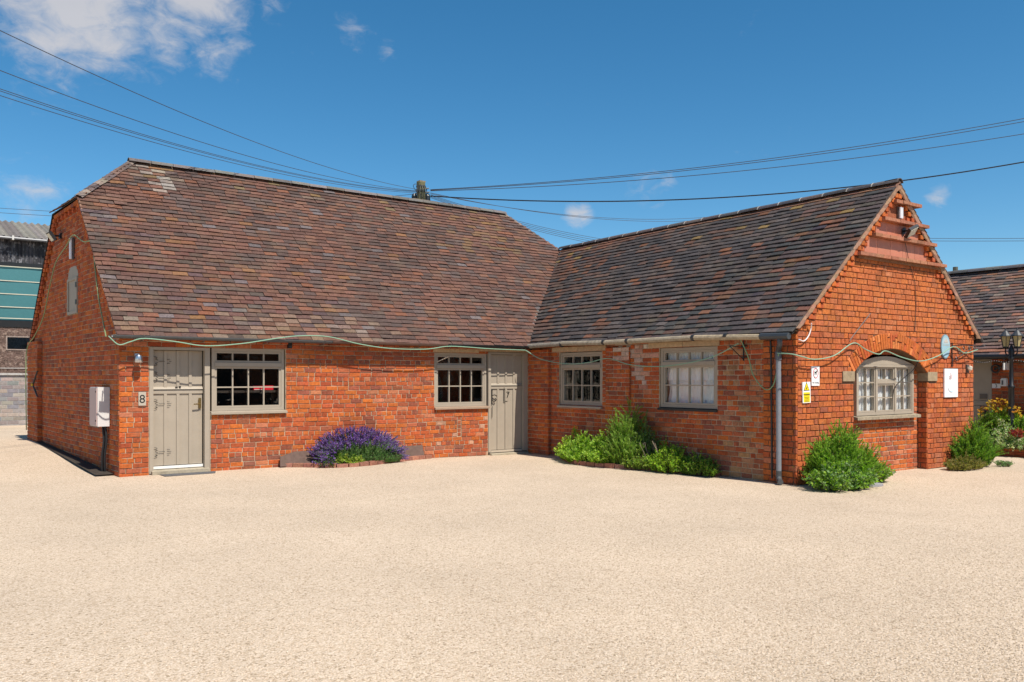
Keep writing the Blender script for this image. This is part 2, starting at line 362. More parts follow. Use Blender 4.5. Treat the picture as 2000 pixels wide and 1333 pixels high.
def brickcol(weights):
    cols = (ORANGE, RED, DULL, DARK, PALE, BURNT)
    def f(u, v, rn):
        nz = noise.noise(V3(u*.7, v*.9, 3.1))
        w = list(weights); w[0] *= 1+max(-.7, nz*1.3); w[3] *= 1+max(-.7, -nz*1.5)
        c = rn.choices(cols, w)[0]; k = rn.uniform(.86, 1.13)
        return tuple(x*k for x in c)
    return f

# ------------------------------------------------------------------ ground
def build_ground():
    mb = MB()
    xs = [-120, -60, -30, -16]+[-10+i*.5 for i in range(61)]+[24, 32, 50, 90, 160]; ys = [-60, -35, -24]+[-17+i*.5 for i in range(77)]+[26, 34, 50, 90, 180]
    for y in ys:
        for x in xs: mb.V.append((x, y, gz(x, y)))
    n = len(xs)
    for j in range(len(ys)-1):
        for i in range(n-1): mb.F.append((j*n+i, j*n+i+1, (j+1)*n+i+1, (j+1)*n+i)); mb.T.append((1, 1, 1))
    me = mb.mesh('ground', M_gravel, True); o = bpy.data.objects.new('ground', me); C.objects.link(o); o['kind'] = 'structure'
build_ground()
# PART2
# ------------------------------------------------------------------ shared building parts
X_, Y_ = V3(1, 0, 0), V3(0, 1, 0)
LM, WM, SK = 8.334, 6.92, -.0759
EZ, ES = 2.277, 1.005            # main eave height (at y=-.19) and slope
FM = (V3(0, 0, 0), X_, ZV, -Y_)
_us = V3(.0757, -.9971, 0); FS = (V3(SK*WM, WM, 0), _us, ZV, V3(-.9971, -.0757, 0)); LS = 6.94
FV = (V3(LM, 0, 0), -Y_, ZV, -X_)
GY = -6.779; GX1 = 13.903; XR = 11.14
FG = (V3(LM, GY, 0), X_, ZV, -Y_)
MORT = (.46, .36, .25); MORT_D = (.16, .095, .06)
def core(mb, fr, u0, u1, v0, v1, cuts, n0, n1, col):
    us = sorted({u0, u1, *[c[0] for c in cuts], *[c[1] for c in cuts]})
    for a, b in zip(us, us[1:]):
        v = v0
        for c in sorted([c for c in cuts if c[0] <= a+1e-6 and c[1] >= b-1e-6], key=lambda c: c[2]):
            if c[2] > v: mb.fbox(fr, a, b, v, c[2], n1, n0, col)
            v = max(v, c[3])
        if v < v1: mb.fbox(fr, a, b, v, v1, n1, n0, col)
def rect_cuts(cuts): return lambda vm: [(c[0], c[1]) for c in cuts if c[2] < vm < c[3]]
PAINT_D = (.30, .25, .195)
def window(parent, fr, u0, u1, v0, v1, back=.045, cols=4, label=None, top=.285, sill=(.05, (.355, .300, .235)), rows=2):
    O, U, V, N = fr; f = .052; d0, d1 = -back, -back-.075
    w = MB(); w.fbox(fr, u0, u0+f, v0, v1, d1, d0); w.fbox(fr, u1-f, u1, v0, v1, d1, d0)
    w.fbox(fr, u0+f, u1-f, v1-f, v1, d1, d0-.002); w.fbox(fr, u0+f, u1-f, v0, v0+f, d1, d0-.002)
    vt = v1-top; w.fbox(fr, u0+f, u1-f, vt-.035, vt+.035, d1, d0+.012)
    ob = w.build('window', M_paint, parent)
    if label: ob['label'] = label
    g = .022; lights = [(u0+f, u1-f, vt+.035, v1-f, 1), (u0+f, u1-f, v0+f, vt-.035, rows)]
    for (a, b, c, d, nr) in lights:
        s = MB(); q = .036; e0, e1 = d0-.012, d1+.012
        s.fbox(fr, a+.002, a+q, c+.002, d-.002, e1, e0); s.fbox(fr, b-q, b-.002, c+.002, d-.002, e1, e0)
        s.fbox(fr, a+q, b-q, c+.002, c+q, e1, e0-.002); s.fbox(fr, a+q, b-q, d-q, d-.002, e1, e0-.002)
        s.build('sash', M_paint, ob)
        a, b, c, d = a+q, b-q, c+q, d-q
        for k in range(1, cols):
            x = a+(b-a)*k/cols; MB().fbox(fr, x-g/2, x+g/2, c, d, e1+.004, e0-.006).build('glazing_bar', M_paint, ob)
        for r in range(1, nr):
            y = c+(d-c)*r/nr
            for k in range(cols):
                x0 = a+(b-a)*k/cols+(g/2 if k else 0); x1 = a+(b-a)*(k+1)/cols-(g/2 if k < cols-1 else 0)
                MB().fbox(fr, x0, x1, y-g/2, y+g/2, e1+.006, e0-.008).build('glazing_bar', M_paint, ob)
        for r in range(nr):
            for k in range(cols):
                x0 = a+(b-a)*k/cols+.002; x1 = a+(b-a)*(k+1)/cols-.002; y0 = c+(d-c)*r/nr+.002; y1 = c+(d-c)*(r+1)/nr-.002
                tl = random.uniform(-.002, .002); P = lambda u, v, n: O+U*u+V*v+N*n
                n = e1+.012
                MB().hexa([P(x0, y0, n), P(x1, y0, n+tl), P(x1, y1, n+tl), P(x0, y1, n), P(x0, y0, n+.004), P(x1, y0, n+.004+tl), P(x1, y1, n+.004+tl), P(x0, y1, n+.004)]).build('pane', M_glass, ob)
    if sill:
        s = MB(); P = lambda u, v, n: O+U*u+V*v+N*n; a, b = u0-.03, u1+.03
        s.hexa([P(a, v0-.055, -.06), P(a, v0-.055, sill[0]), P(b, v0-.055, sill[0]), P(b, v0-.055, -.06), P(a, v0-.002, -.06), P(a, v0-.018, sill[0]), P(b, v0-.018, sill[0]), P(b, v0-.002, -.06)], sill[1])
        s.build('sill', M_plain if sill[1][0] > .2 else M_wood, ob)
    return ob
def tile_roof(P, fr, smax, gauge, width, interval, colour, sag=.012, seed=1):
    O, U, S, N = fr; rn = random.Random(seed); k = 0; s = -.02
    while s < smax-.03:
        lo, hi = interval(s+gauge*.5)
        u = lo-(rn.uniform(.42, .58) if k % 2 else rn.uniform(0, .08))*width
        while u < hi-.02:
            w = width*rn.uniform(.9, 1.1); a, b = max(lo, u), min(hi, u+w)
            if hi-b < .05: b = hi
            if b-a > .035:
                uc = (a+b)/2; an = rn.gauss(0, .012); sl = -abs(rn.gauss(0, .004))-(.03 if rn.random() < .008 else 0)
                U2 = (U*math.cos(an)+S*math.sin(an)); S2 = (S*math.cos(an)-U*math.sin(an))
                tl = rn.gauss(0, .014); N2 = (N*math.cos(tl)-U2*math.sin(tl)); U3 = (U2*math.cos(tl)+N*math.sin(tl))
                dz = sag*noise.noise(V3(uc*.45, s*.6, seed*5.1))*2.2
                P.add(O+U*uc+S*(s+sl+.006*noise.noise(V3(uc*1.3, k*.4, seed)))+N*(dz+max(0, rn.gauss(.002, .003))), U3, S2, N2, b-a-rn.uniform(.003, .007), .205, colour(uc, s, rn))
            u = b if b == hi else u+w
        s += gauge; k += 1
def ridge_run(parent, p0, p1, n, r, up, cols, name='ridge_tile', seg=7, flatk=.9, joint=None):
    p0, p1 = Vector(p0), Vector(p1); t = (p1-p0); L = t.length/n; t.normalize(); side = t.cross(up).normalized(); upn = side.cross(t)
    for i in range(n):
        m = MB(); a = p0+t*(L*i+.004); b = p0+t*(L*(i+1)-.004); c = jit(random.choice(cols), .12); off = upn*random.uniform(-.006, .006)
        pr = []
        for k in range(seg+1):
            an = math.pi*(.06+.88*k/seg); pr.append(side*math.cos(an)*r+upn*(math.sin(an)*r*flatk-.02))
        inn = [p*.86 for p in pr]
        vs = [a+p+off for p in pr]+[b+p+off*.4 for p in pr]+[a+p+off for p in inn]+[b+p+off*.4 for p in inn]
        q = seg+1; fs = []
        for k in range(seg):
            fs += [(k+1, k, q+k, q+k+1), (2*q+k, 2*q+k+1, 3*q+k+1, 3*q+k), (k, k+1, 2*q+k+1, 2*q+k), (q+k+1, q+k, 3*q+k, 3*q+k+1)]
        fs += [(0, 2*q, 3*q, q), (seg, q+seg, 3*q+seg, 2*q+seg)]
        m.add(vs, fs, c); m.build(name, M_tile, parent)
        if joint and i:
            j = MB(); rr = [p*1.02 for p in pr]; ap = a-t*.014; bp = a+t*.006
            j.add([ap+p for p in rr]+[bp+p for p in rr], [(k+1, k, q+k, q+k+1) for k in range(seg)]+[tuple(range(q)), tuple(range(2*q-1, q-1, -1))], joint); j.build('mortar_joint', M_stone, parent)
def strap(mb, pts, r, col): mb.tube(pts, r, col, 4)

# ------------------------------------------------------------------ long barn (number 7 and 8)
barn = thing('brick_barn', 'long red brick barn with hipped brown tile roof and two taupe stable doors', 'barn', (4.1, 3.4, 0))
def build_barn():
    cuts = [(.46, 1.44, -.2, 2.125), (1.44, 2.77, 1.0, 2.125), (5.88, 7.19, .985, 2.125), (7.19, 8.24, -.2, 2.16)]
    cm = MB(); core(cm, FM, 0.03, LM+.05, -.2, 2.30, cuts, -.010, -.25, MORT)
    # gable wall
    def P(fr, u, v, n): return fr[0]+fr[1]*u+fr[2]*v+fr[3]*n
    d = lambda v: max(0, (v-2.47)/1.005)
    poly = [(0.0, -.1), (LS-.012, -.2), (LS-.012, 2.40), (LS-d(4.89)-.07, 4.89), (d(4.89)+.07, 4.89), (0.0, 2.40)]
    cm.prism([P(FS, u, v, -.25) for u, v in poly], FS[3]*.24, MORT)
    cm.box((-.4, WM-.25, -.1), (GX1-.05, WM, 2.35), MORT)                 # back wall
    cm.box((GX1-.25, .3, -.2), (GX1, WM-.26, 2.3), MORT)
    wall = cm.build('wall', M_mortar, barn)
    B = Pieces('brick', M_brick, brick_shape)
    base = brickcol((4.2, 4.8, 2.0, 1.1, .5, 1.9))
    def cmain(u, v, rn):
        c = base(u, v, rn)
        if v < .25 and rn.random() < .35: c = mixc(c, (.22, .11, .08), .5)
        if 5.9 < u < 7.2 and v < .9 and rn.random() < .07: c = mixc(c, (.5, .36, .26), .6)
        if 3 < u < 5.8 and 2.0 < v and rn.random() < .5: c = mixc(c, DARK, .6)  # bricks darkened under the eave for its shadow band and staining
        return c
    rc = rect_cuts([(c[0]-.005, c[1]+.005, c[2], c[3]) for c in cuts])
    air = [(6.42, 6.52, .40, .80)]
    rair = rect_cuts(air)
    fill_wall(B, FM, -.03, 2.205, .0825, lambda vm, a, b: minus((0, LM-.01), rc(vm)+rair(vm)), cmain, 'garden', seed=11, wob=.012)
    fill_wall(B, FM, 2.205, 2.29, .0825, lambda vm, a, b: [(0, LM-.05)], brickcol((2, 3, 3, 1.5, 1, 2)), 'header', proud=.035, seed=12)
    for k in range(5):   # bricked-up vent, set back
        B.add(V3(6.47, .004, .44+k*.083), X_, ZV, -Y_, .08, .07, jit(BURNT, .15))
    # gable bricks
    hatch = (3.43, 4.22, 2.80, 3.75)
    def gi(vm, a, b):
        x = d(b)+.01; iv = (x, LS-x) if b > 2.47 else (0, LS)
        cut = []
        if hatch[2] < vm < 3.55: cut = [(hatch[0], hatch[1])]
        elif 3.55 <= vm < 3.75:
            hw = .395*math.sqrt(max(0, 1-((vm-3.55)/.20)**2)); cut = [(3.825-hw, 3.825+hw)]
        return minus(iv, cut) if iv[1]-iv[0] > .05 else []
    gcol = brickcol((3.6, 4.4, 2.2, .9, .4, 2.0))
    fill_wall(B, FS, -.08, 4.84, .0825, gi, gcol, 'garden', seed=21, wob=.01)
    # pilaster at the far corner and corbelled verge
    fill_wall(B, FS, .1, 2.40, .0825, lambda vm, a, b: [(0, 1.06)], gcol, 'garden', seed=22, proud=.10)
    for k in range(29):
        v = 2.43+k*.0825
        for side in (0, 1):
            x = d(v+.08)+.005
            for (q0, q1, pr) in ((0, .19, .06), (.19, .30, .035 if k % 2 else .0)):
                if pr == 0: continue
                uc = x+(q0+q1)/2
                if side: uc = LS-uc
                B.add(P(FS, uc, v+.04, pr), FS[1], FS[2], FS[3], q1-q0-.01, .071, jit(random.choice((RED, ORANGE, BURNT)), .15))
    for k in range(14):      # dentils under the half hip
        u = d(4.84)+.1+k*(LS-2*d(4.84)-.2)/13
        if k % 2 == 0: B.add(P(FS, u, 4.755, .05), FS[1], FS[2], FS[3], .1, .071, jit(RED, .15))
    fill_wall(B, FS, 4.805, 4.89, .0825, lambda vm, a, b: [(d(4.89)+.06, LS-d(4.89)-.06)], gcol, 'header', seed=23, proud=.06)
    core2 = MB(); core2.fbox(FS, 0.01, 1.045, -.1, 2.40, -.02, .09, MORT); core2.build('pilaster', M_mortar, barn)
    FSS = (P(FS, 1.06, 0, 0), ZV.cross(FS[1]), ZV, FS[1]); fill_wall(B, FSS, .1, 2.40, .0825, lambda vm, a, b: [(-.10, 0.0)] if FSS[1].dot(FS[3]) < 0 else [(0.0, .10)], gcol, 'header', seed=24)
    B.finish(wall)
    # lintel over the second window and door
    lt = MB(); lt.fbox(FM, 5.84, 6.95, 2.13, 2.205, -.1, .012, (.52, .37, .22)); lt.fbox(FM, 6.955, 8.28, 2.165, 2.208, -.1, .010, (.50, .36, .22)); lt.build('lintel', M_stone, barn)
    # windows
    w1 = window(barn, FM, 1.475, 2.755, 1.03, 2.12, label='twelve pane window beside door 8')
    window(barn, FM, 5.90, 7.17, 1.015, 2.12, sill=(.05, (.34, .24, .17)), label='twelve pane window beside door 7 with peeling paint')
    # open fanlight sash stays and casement catches
    m = MB(); m.tube([V3(5.93, -.01, 1.93), V3(6.10, -.16, 2.03)], .008, (.55, .48, .38)); m.build('window_stay', M_plain, barn)
    # door 8
    door(barn, FM, .46, 1.44, .53, 1.345, .0, 2.12, .135, 1.405, hinge='left', name='door', no8=True)
    door(barn, FM, 7.20, 8.235, 7.275, 8.125, .0, 2.155, .06, 1.435, hinge='right', name='door', no8=False)
    # hatch in the gable
    hb = MB(); n0 = .0
    pts = [P(FS, u, v, n0-.02) for u, v in [(3.44, 2.815), (4.21, 2.815), (4.21, 3.55)]+[(3.825+.385*math.cos(a), 3.55+.19*math.sin(a)) for a in [math.pi*k/10 for k in range(1, 10)]]+[(3.44, 3.55)]]
    hb.prism(pts, FS[3]*.018); h = hb.build('loft_hatch', M_paint, barn)
    fr = MB(); fr.fbox(FS, 3.44, 3.50, 2.815, 3.5, n0, n0+.02); fr.fbox(FS, 4.15, 4.21, 2.815, 3.5, n0, n0+.02); fr.fbox(FS, 3.5, 4.15, 2.815, 2.87, n0, n0+.019); fr.fbox(FS, 3.5, 4.15, 3.45, 3.5, n0, n0+.019); fr.build('hatch_frame', M_paint, h)
    for v in (2.98, 3.3): MB().fbox(FS, 4.13, 4.2, v, v+.09, n0+.02, n0+.03, (.03, .03, .03)).build('hinge', M_metal, h)
    # roof
    th = math.atan(ES); S = V3(0, math.cos(th), math.sin(th)); N = V3(0, -math.sin(th), math.cos(th)); OR = V3(0, -.19, EZ)
    smax = (3.46+.19)/math.cos(th)
    def yz(s): return -.19+s*math.cos(th)
    def iv(s):
        y = yz(s)
        if y < 2.42: lo = SK*y-.085
        else: lo = -.269+(y-2.42)/(3.46-2.42)*(.874+.269)
        if y < 2.48: hi = 8.144+(y+.19)/2.67*2.996
        else: hi = 11.14-(y-2.48)/.98*1.09
        return lo, hi
    dk = MB(); off = N*-.014
    front = [OR+X_*-.05, OR+X_*8.144, V3(11.14, 2.48, 4.962), V3(10.05, 3.46, 5.946), V3(.874, 3.46, 5.946), V3(-.22, 2.44, 4.92)]
    dk.prism([p+off-N*.03 for p in front], N*.03)
    hipz = 4.92
    dk.prism([V3(-.26, 2.46, hipz-.025), V3(.85, 3.46, 5.92), V3(-.42, 4.46, hipz-.025)], V3(-.01, 0, .012))
    back = [V3(.874, 3.46, 5.93), V3(10.05, 3.46, 5.93), V3(13.9, 7.1, 2.25), V3(-.6, 7.1, 2.25), V3(-.42, 4.48, 4.88)]
    dk.prism(back, V3(0, .02, .03))
    dk.prism([V3(10.05, 3.46, 5.93), V3(11.16, 2.44, 4.93), V3(14.1, -.19, 2.24), V3(14.1, 7.1, 2.24)], V3(.02, 0, .03))
    roof = dk.build('roof', M_deck, barn)
    T = Pieces('roof_tile', M_tile, tile_shape)
    PL = [(0.113, 0.060, 0.047), (0.132, 0.064, 0.047), (0.088, 0.056, 0.048), (0.145, 0.072, 0.049), (0.097, 0.067, 0.060), (0.167, 0.070, 0.042), (0.125, 0.101, 0.099), (0.172, 0.084, 0.042)]
    def tcol(u, s, rn):
        nz = noise.noise(V3(u*.55, s*.8, 9.2)); n2 = noise.noise(V3(u*1.9, s*2.4, 4.4))
        w = [5.5, 4.6*(1+nz), 3.4*(1-nz*1.2), 1.8*(1+nz), 1.6, .6*(1+2*max(0, nz+n2)), .30, .16]
        c = rn.choices(PL, [max(.05, x) for x in w])[0]; k = rn.uniform(.82, 1.18); c = tuple(x*k for x in c)
        if s > smax-.55 and (n2 > .15 or u < 1.7) and rn.random() < .45: c = mixc(c, rn.choice(((.22, .16, .055), (.24, .20, .15))), .40)
        if 7.2 < u < 10 and smax-2.0 < s < smax-.3 and n2 > .0 and rn.random() < .35: c = mixc(c, (.21, .13, .05), .38)
        if s < .6 and u < 5 and n2 > -.1 and rn.random() < .45: c = mixc(c, (.25, .175, .12), .40)
        if .9 < u < 1.5 and smax-1 < s and rn.random() < .3: c = mixc(c, (.34, .31, .27), .5)
        return c
    tile_roof(T, (OR, X_, S, N), smax, .117, .25, iv, tcol, seed=3)
    # hip faces
    hn = V3(-.62, -.04, .70).normalized(); hs = V3(.72, 0, .66).normalized()
    T.finish(roof)
    H = Pieces('hip_tile', M_tile, tile_shape)
    hO = V3(-.33, 3.46, 4.905); hu = V3(.09, -1, 0).normalized(); hs = (V3(.874, 3.46, 5.946)-hO); hl = hs.length; hs.normalize(); hnn = hu.cross(hs).normalized()
    tile_roof(H, (hO, hu, hs, hnn), hl, .117, .25, lambda s: (-(1.06*(1-s/hl)), 1.06*(1-s/hl)), tcol, seed=4)
    H.finish(roof)
    p0 = V3(-.25, 2.40, 4.93); p1 = V3(.874, 3.46, 5.965)      # hip edge tiles
    for a, b, nn in ((p0, p1, 13), (V3(11.10, 2.52, 5.0), V3(10.05, 3.46, 5.965), 11)):
        ridge_run(roof, a, b, nn, .085, (V3(-.3, -.6, .8) if a is p0 else V3(.3, -.6, .8)), [(.16, .10, .085), (.22, .17, .14), (.13, .10, .095)], 'hip_tile', 4, .55)
    ridge_run(roof, V3(.80, 3.46, 5.95), V3(10.06, 3.46, 5.95), 22, .118, ZV, [(.135, .122, .115), (.16, .145, .138), (.115, .105, .10), (.17, .145, .14)], 'ridge_tile', 6, .85)
    # valley tiles
    a, b = V3(8.16, -.19, 2.315), V3(11.12, 2.46, 4.985)
    for k in range(33):
        p = a.lerp(b, (k+.5)/33); t = (b-a).normalized(); sd = t.cross(ZV).normalized(); u = sd.cross(t)
        m = MB(); w = .085; c = jit((.15, .13, .125), .25)
        q = [p-t*.075+sd*w+u*.045, p-t*.075-u*.004, p-t*.075-sd*w+u*.045, p+t*.07-sd*w+u*.03, p+t*.07-u*.02, p+t*.07+sd*w+u*.03]
        vs = q+[x-u*.012 for x in q]
        m.add(vs, [(0, 1, 4, 5), (1, 2, 3, 4), (7, 6, 11, 10), (8, 7, 10, 9), (1, 0, 6, 7), (2, 1, 7, 8), (0, 5, 11, 6), (3, 2, 8, 9), (5, 4, 10, 11), (4, 3, 9, 10)], c); m.build('valley_tile', M_tile, roof)
    # verge pointing along the gable edge
    vp = MB(); pp = []
    for k in range(26):
        y = -.19+k/25*(2.60); pp.append(V3(SK*y-.06+random.uniform(-.008, .008), y, EZ+ES*(y+.19)-.005+random.uniform(-.008, .008)))
    vp.tube(pp, .024, (.32, .19, .13), 5); vp.build('verge_mortar', M_stone, roof)
    # gutter in three lengths with brackets
    for a, b, c in ((-.14, 3.55, (.075, .078, .082)), (3.56, 6.02, (.13, .07, .055)), (6.03, 8.10, (.018, .018, .02))):
        m = MB(); n = 10; vs = []; fs = []
        for i in range(2):
            x = (a, b)[i]
            for rr in (.055, .047):
                for k in range(n+1):
                    an = math.pi*(1+k/n); vs.append((x, -.235+rr*math.cos(an), 2.285+rr*math.sin(an)))
        q = n+1
        for k in range(n):
            fs += [(k, k+1, 2*q+k+1, 2*q+k), (q+k+1, q+k, 3*q+k, 3*q+k+1), (k+1, k, q+k, q+k+1), (2*q+k, 2*q+k+1, 3*q+k+1, 3*q+k)]
        fs += [(0, 2*q, 3*q, q), (n, q+n, 3*q+n, 2*q+n)]
        m.add(vs, fs, c); m.build('gutter', M_metal, barn)
    for x in (-.1, .32, 1.27, 2.35, 3.4, 4.5, 5.4, 6.1, 7.0, 7.9):
        m = MB(); m.tube([V3(x, -.02, 2.21), V3(x, -.235, 2.215), V3(x, -.298, 2.29)], .009, (.12, .10, .09), 5); m.build('gutter_bracket', M_metal, barn)
def door(parent, fr, f0, f1, l0, l1, v0, v1, lb, split, hinge, name, no8):
    O, U, V, N = fr; P = lambda u, v, n: O+U*u+V*v+N*n
    m = MB(); n0, n1 = -.12, -.012
    m.fbox(fr, f0+.004, l0-.004, v0+.02, v1-.004, n0, n1); m.fbox(fr, l1+.004, f1-.004, v0+.02, v1-.004, n0, n1); m.fbox(fr, l0-.004, l1+.004, v1-.05, v1-.004, n0, n1+.002)
    d = m.build(name, M_paint, parent); d['label'] = 'taupe stable door marked '+('8 with brass handle' if no8 else '7 with black iron latch')
    bp = -.115 if no8 else -.07      # leaf face
    top = v1-.055
    for nm, a, b in (('lower_leaf', lb, split-.006), ('upper_leaf', split+.006, top)):
        w = (l1-l0-.012)/4; leaf = MB(); leaf.fbox(fr, l0+.004, l1-.004, a, b, bp-.045, bp-.022); lf = leaf.build(nm, M_paint, d)
        for k in range(4): MB().fbox(fr, l0+.006+k*w+.003, l0+.006+(k+1)*w-.003, a+.004, b-.004, bp-.021, bp-.012-random.uniform(0, .002)).build('board', M_paint, d)
        for k in range(1, 4):
            x = l0+.006+k*w; MB().fbox(fr, x-.024, x+.024, a+.005, b-(.062 if nm == 'lower_leaf' else .005), bp-.012, bp+.006).build('cover_strip', M_paint, d)
        if nm == 'lower_leaf': MB().fbox(fr, l0+.005, l1-.005, b-.06, b-.002, bp-.012, bp+.006).build('rail', M_paint, d)
        else:
            s = MB(); s.hexa([P(l0+.005, a, bp-.012), P(l0+.005, a, bp+.022), P(l1-.005, a, bp+.022), P(l1-.005, a, bp-.012), P(l0+.005, a+.045, bp-.012), P(l0+.005, a+.03, bp+.008), P(l1-.005, a+.03, bp+.008), P(l1-.005, a+.045, bp-.012)]); s.build('weather_bar', M_paint, d)
    MB().fbox(fr, l0, l1, lb-.05, lb-.006, n0, bp+.02, (.75, .73, .70) if no8 else (.45, .38, .30)).build('threshold', M_plain, d)
    st = MB(); st.hexa([P(f0+.03, -.1, -.2), P(f0+.03, -.1, .07), P(f1-.02, -.1, .06), P(f1-.02, -.1, -.2), P(f0+.03, lb-.055, -.2), P(f0+.03, lb-.075, .07), P(f1-.02, lb-.075, .06), P(f1-.02, lb-.055, -.2)], (.36, .31, .23)); st.build('step', M_stone, d)
    # hinges: flat fleur ends drawn as thin dark outlines
    dk = (.06, .055, .05)
    hz = (1.88, 1.63, 1.17, .37) if no8 else (1.98, 1.66, 1.05, .42)
    if no8:
        for z in hz:
            h = MB(); nn = bp+.008; x = l0+.03
            for sgn in (1, -1):
                h.tube(catmull([P(x, z+sgn*.075, nn), P(x+.045, z+sgn*.062, nn), P(x+.022, z+sgn*.037, nn), P(x+.06, z+sgn*.02, nn)], 4), .004, dk, 4)
            h.tube([P(x+.07, z, nn), P(x+.165, z, nn)], .0042, dk, 4)
            h.tube([P(x+.20, z+.035, nn), P(x+.245, z+.03, nn)], .0042, dk, 4); h.tube([P(x+.20, z-.035, nn), P(x+.245, z-.03, nn)], .0042, dk, 4); h.tube([P(x+.235, z, nn), P(x+.27, z, nn)], .0042, dk, 4)
            h.build('hinge', M_metal, d)
        k = MB(); k.fbox(fr, l1-.075, l1-.03, 1.08, 1.26, bp+.006, bp+.012, (1, 1, 1)); k.build('handle_plate', M_brass, d)
        k = MB(); k.tube([P(l1-.052, 1.16, bp+.01), P(l1-.052, 1.16, bp+.06), P(l1-.165, 1.155, bp+.062)], .010, (1, 1, 1), 6); k.build('handle', M_brass, d)
        k = MB(); k.fbox(fr, l0+.36, l0+.40, split+.036, split+.05, bp+.005, bp+.03, (.02, .02, .02)); k.fbox(fr, l0+.42, l0+.45, split+.036, split+.06, bp+.005, bp+.03, (.02, .02, .02)); k.build('latch', M_metal, d)
    else:
        k = MB(); x = l0+.05; nn = bp+.012
        k.fbox(fr, x-.012, x+.014, 1.04, 1.33, bp+.004, nn, (.015, .015, .017)); k.tube([P(x, 1.33, nn), P(x, 1.36, nn)], .016, (.015, .015, .017), 6)
        k.tube(catmull([P(x, 1.22, nn), P(x+.05, 1.24, nn+.03), P(x+.11, 1.21, nn+.03)], 5), .010, (.015, .015, .017), 5)
        k.tube(catmull([P(x, 1.13, nn), P(x+.05, 1.10, nn+.02), P(x+.09, 1.14, nn+.03), P(x+.06, 1.17, nn+.03)], 5), .009, (.015, .015, .017), 5); k.build('latch', M_metal, d)
        k = MB(); k.tube([P(x+.01, 1.0, nn), P(x+.005, .76, nn)], .006, (.02, .02, .02), 4); k.build('bolt', M_metal, d)
        k = MB(); nb = bp+.008
        k.tube([P(l0+.37, 1.40, nb), P(l0+.37, 1.10, nb)], .008, (.07, .06, .05), 4); k.tube([P(l0+.37, 1.10, nb), P(l0+.46, 1.10, nb)], .008, (.07, .06, .05), 4); k.build('letter_bracket', M_metal, d)
        text(d, 'house_number', '7', P(l0+.42, 1.17, bp+.006), U, V, N, .20, (.02, .02, .02))
M_ink = {}
def ink(col):
    q = tuple(round(c, 3) for c in col)
    if q not in M_ink: M_ink[q] = flat('ink_%d' % len(M_ink), q, .6, .2)
    return M_ink[q]
def text(parent, name, s, O, U, V, N, size, col, align='LEFT', ext=.0015):
    cu = bpy.data.curves.new('txt', 'FONT'); cu.body = s; cu.size = size; cu.extrude = ext/size*size; cu.align_x = align
    tmp = bpy.data.objects.new('txt', cu); C.objects.link(tmp)
    dg = bpy.context.evaluated_depsgraph_get(); me = bpy.data.meshes.new_from_object(tmp.evaluated_get(dg)); bpy.data.objects.remove(tmp); bpy.data.curves.remove(cu)
    me.transform(Matrix(((U.x, V.x, N.x, O.x), (U.y, V.y, N.y, O.y), (U.z, V.z, N.z, O.z), (0, 0, 0, 1))))
    me.materials.clear(); me.materials.append(ink(col)); me.name = name
    ob = bpy.data.objects.new(name, me); C.objects.link(ob); child(ob, parent); return ob
build_barn()
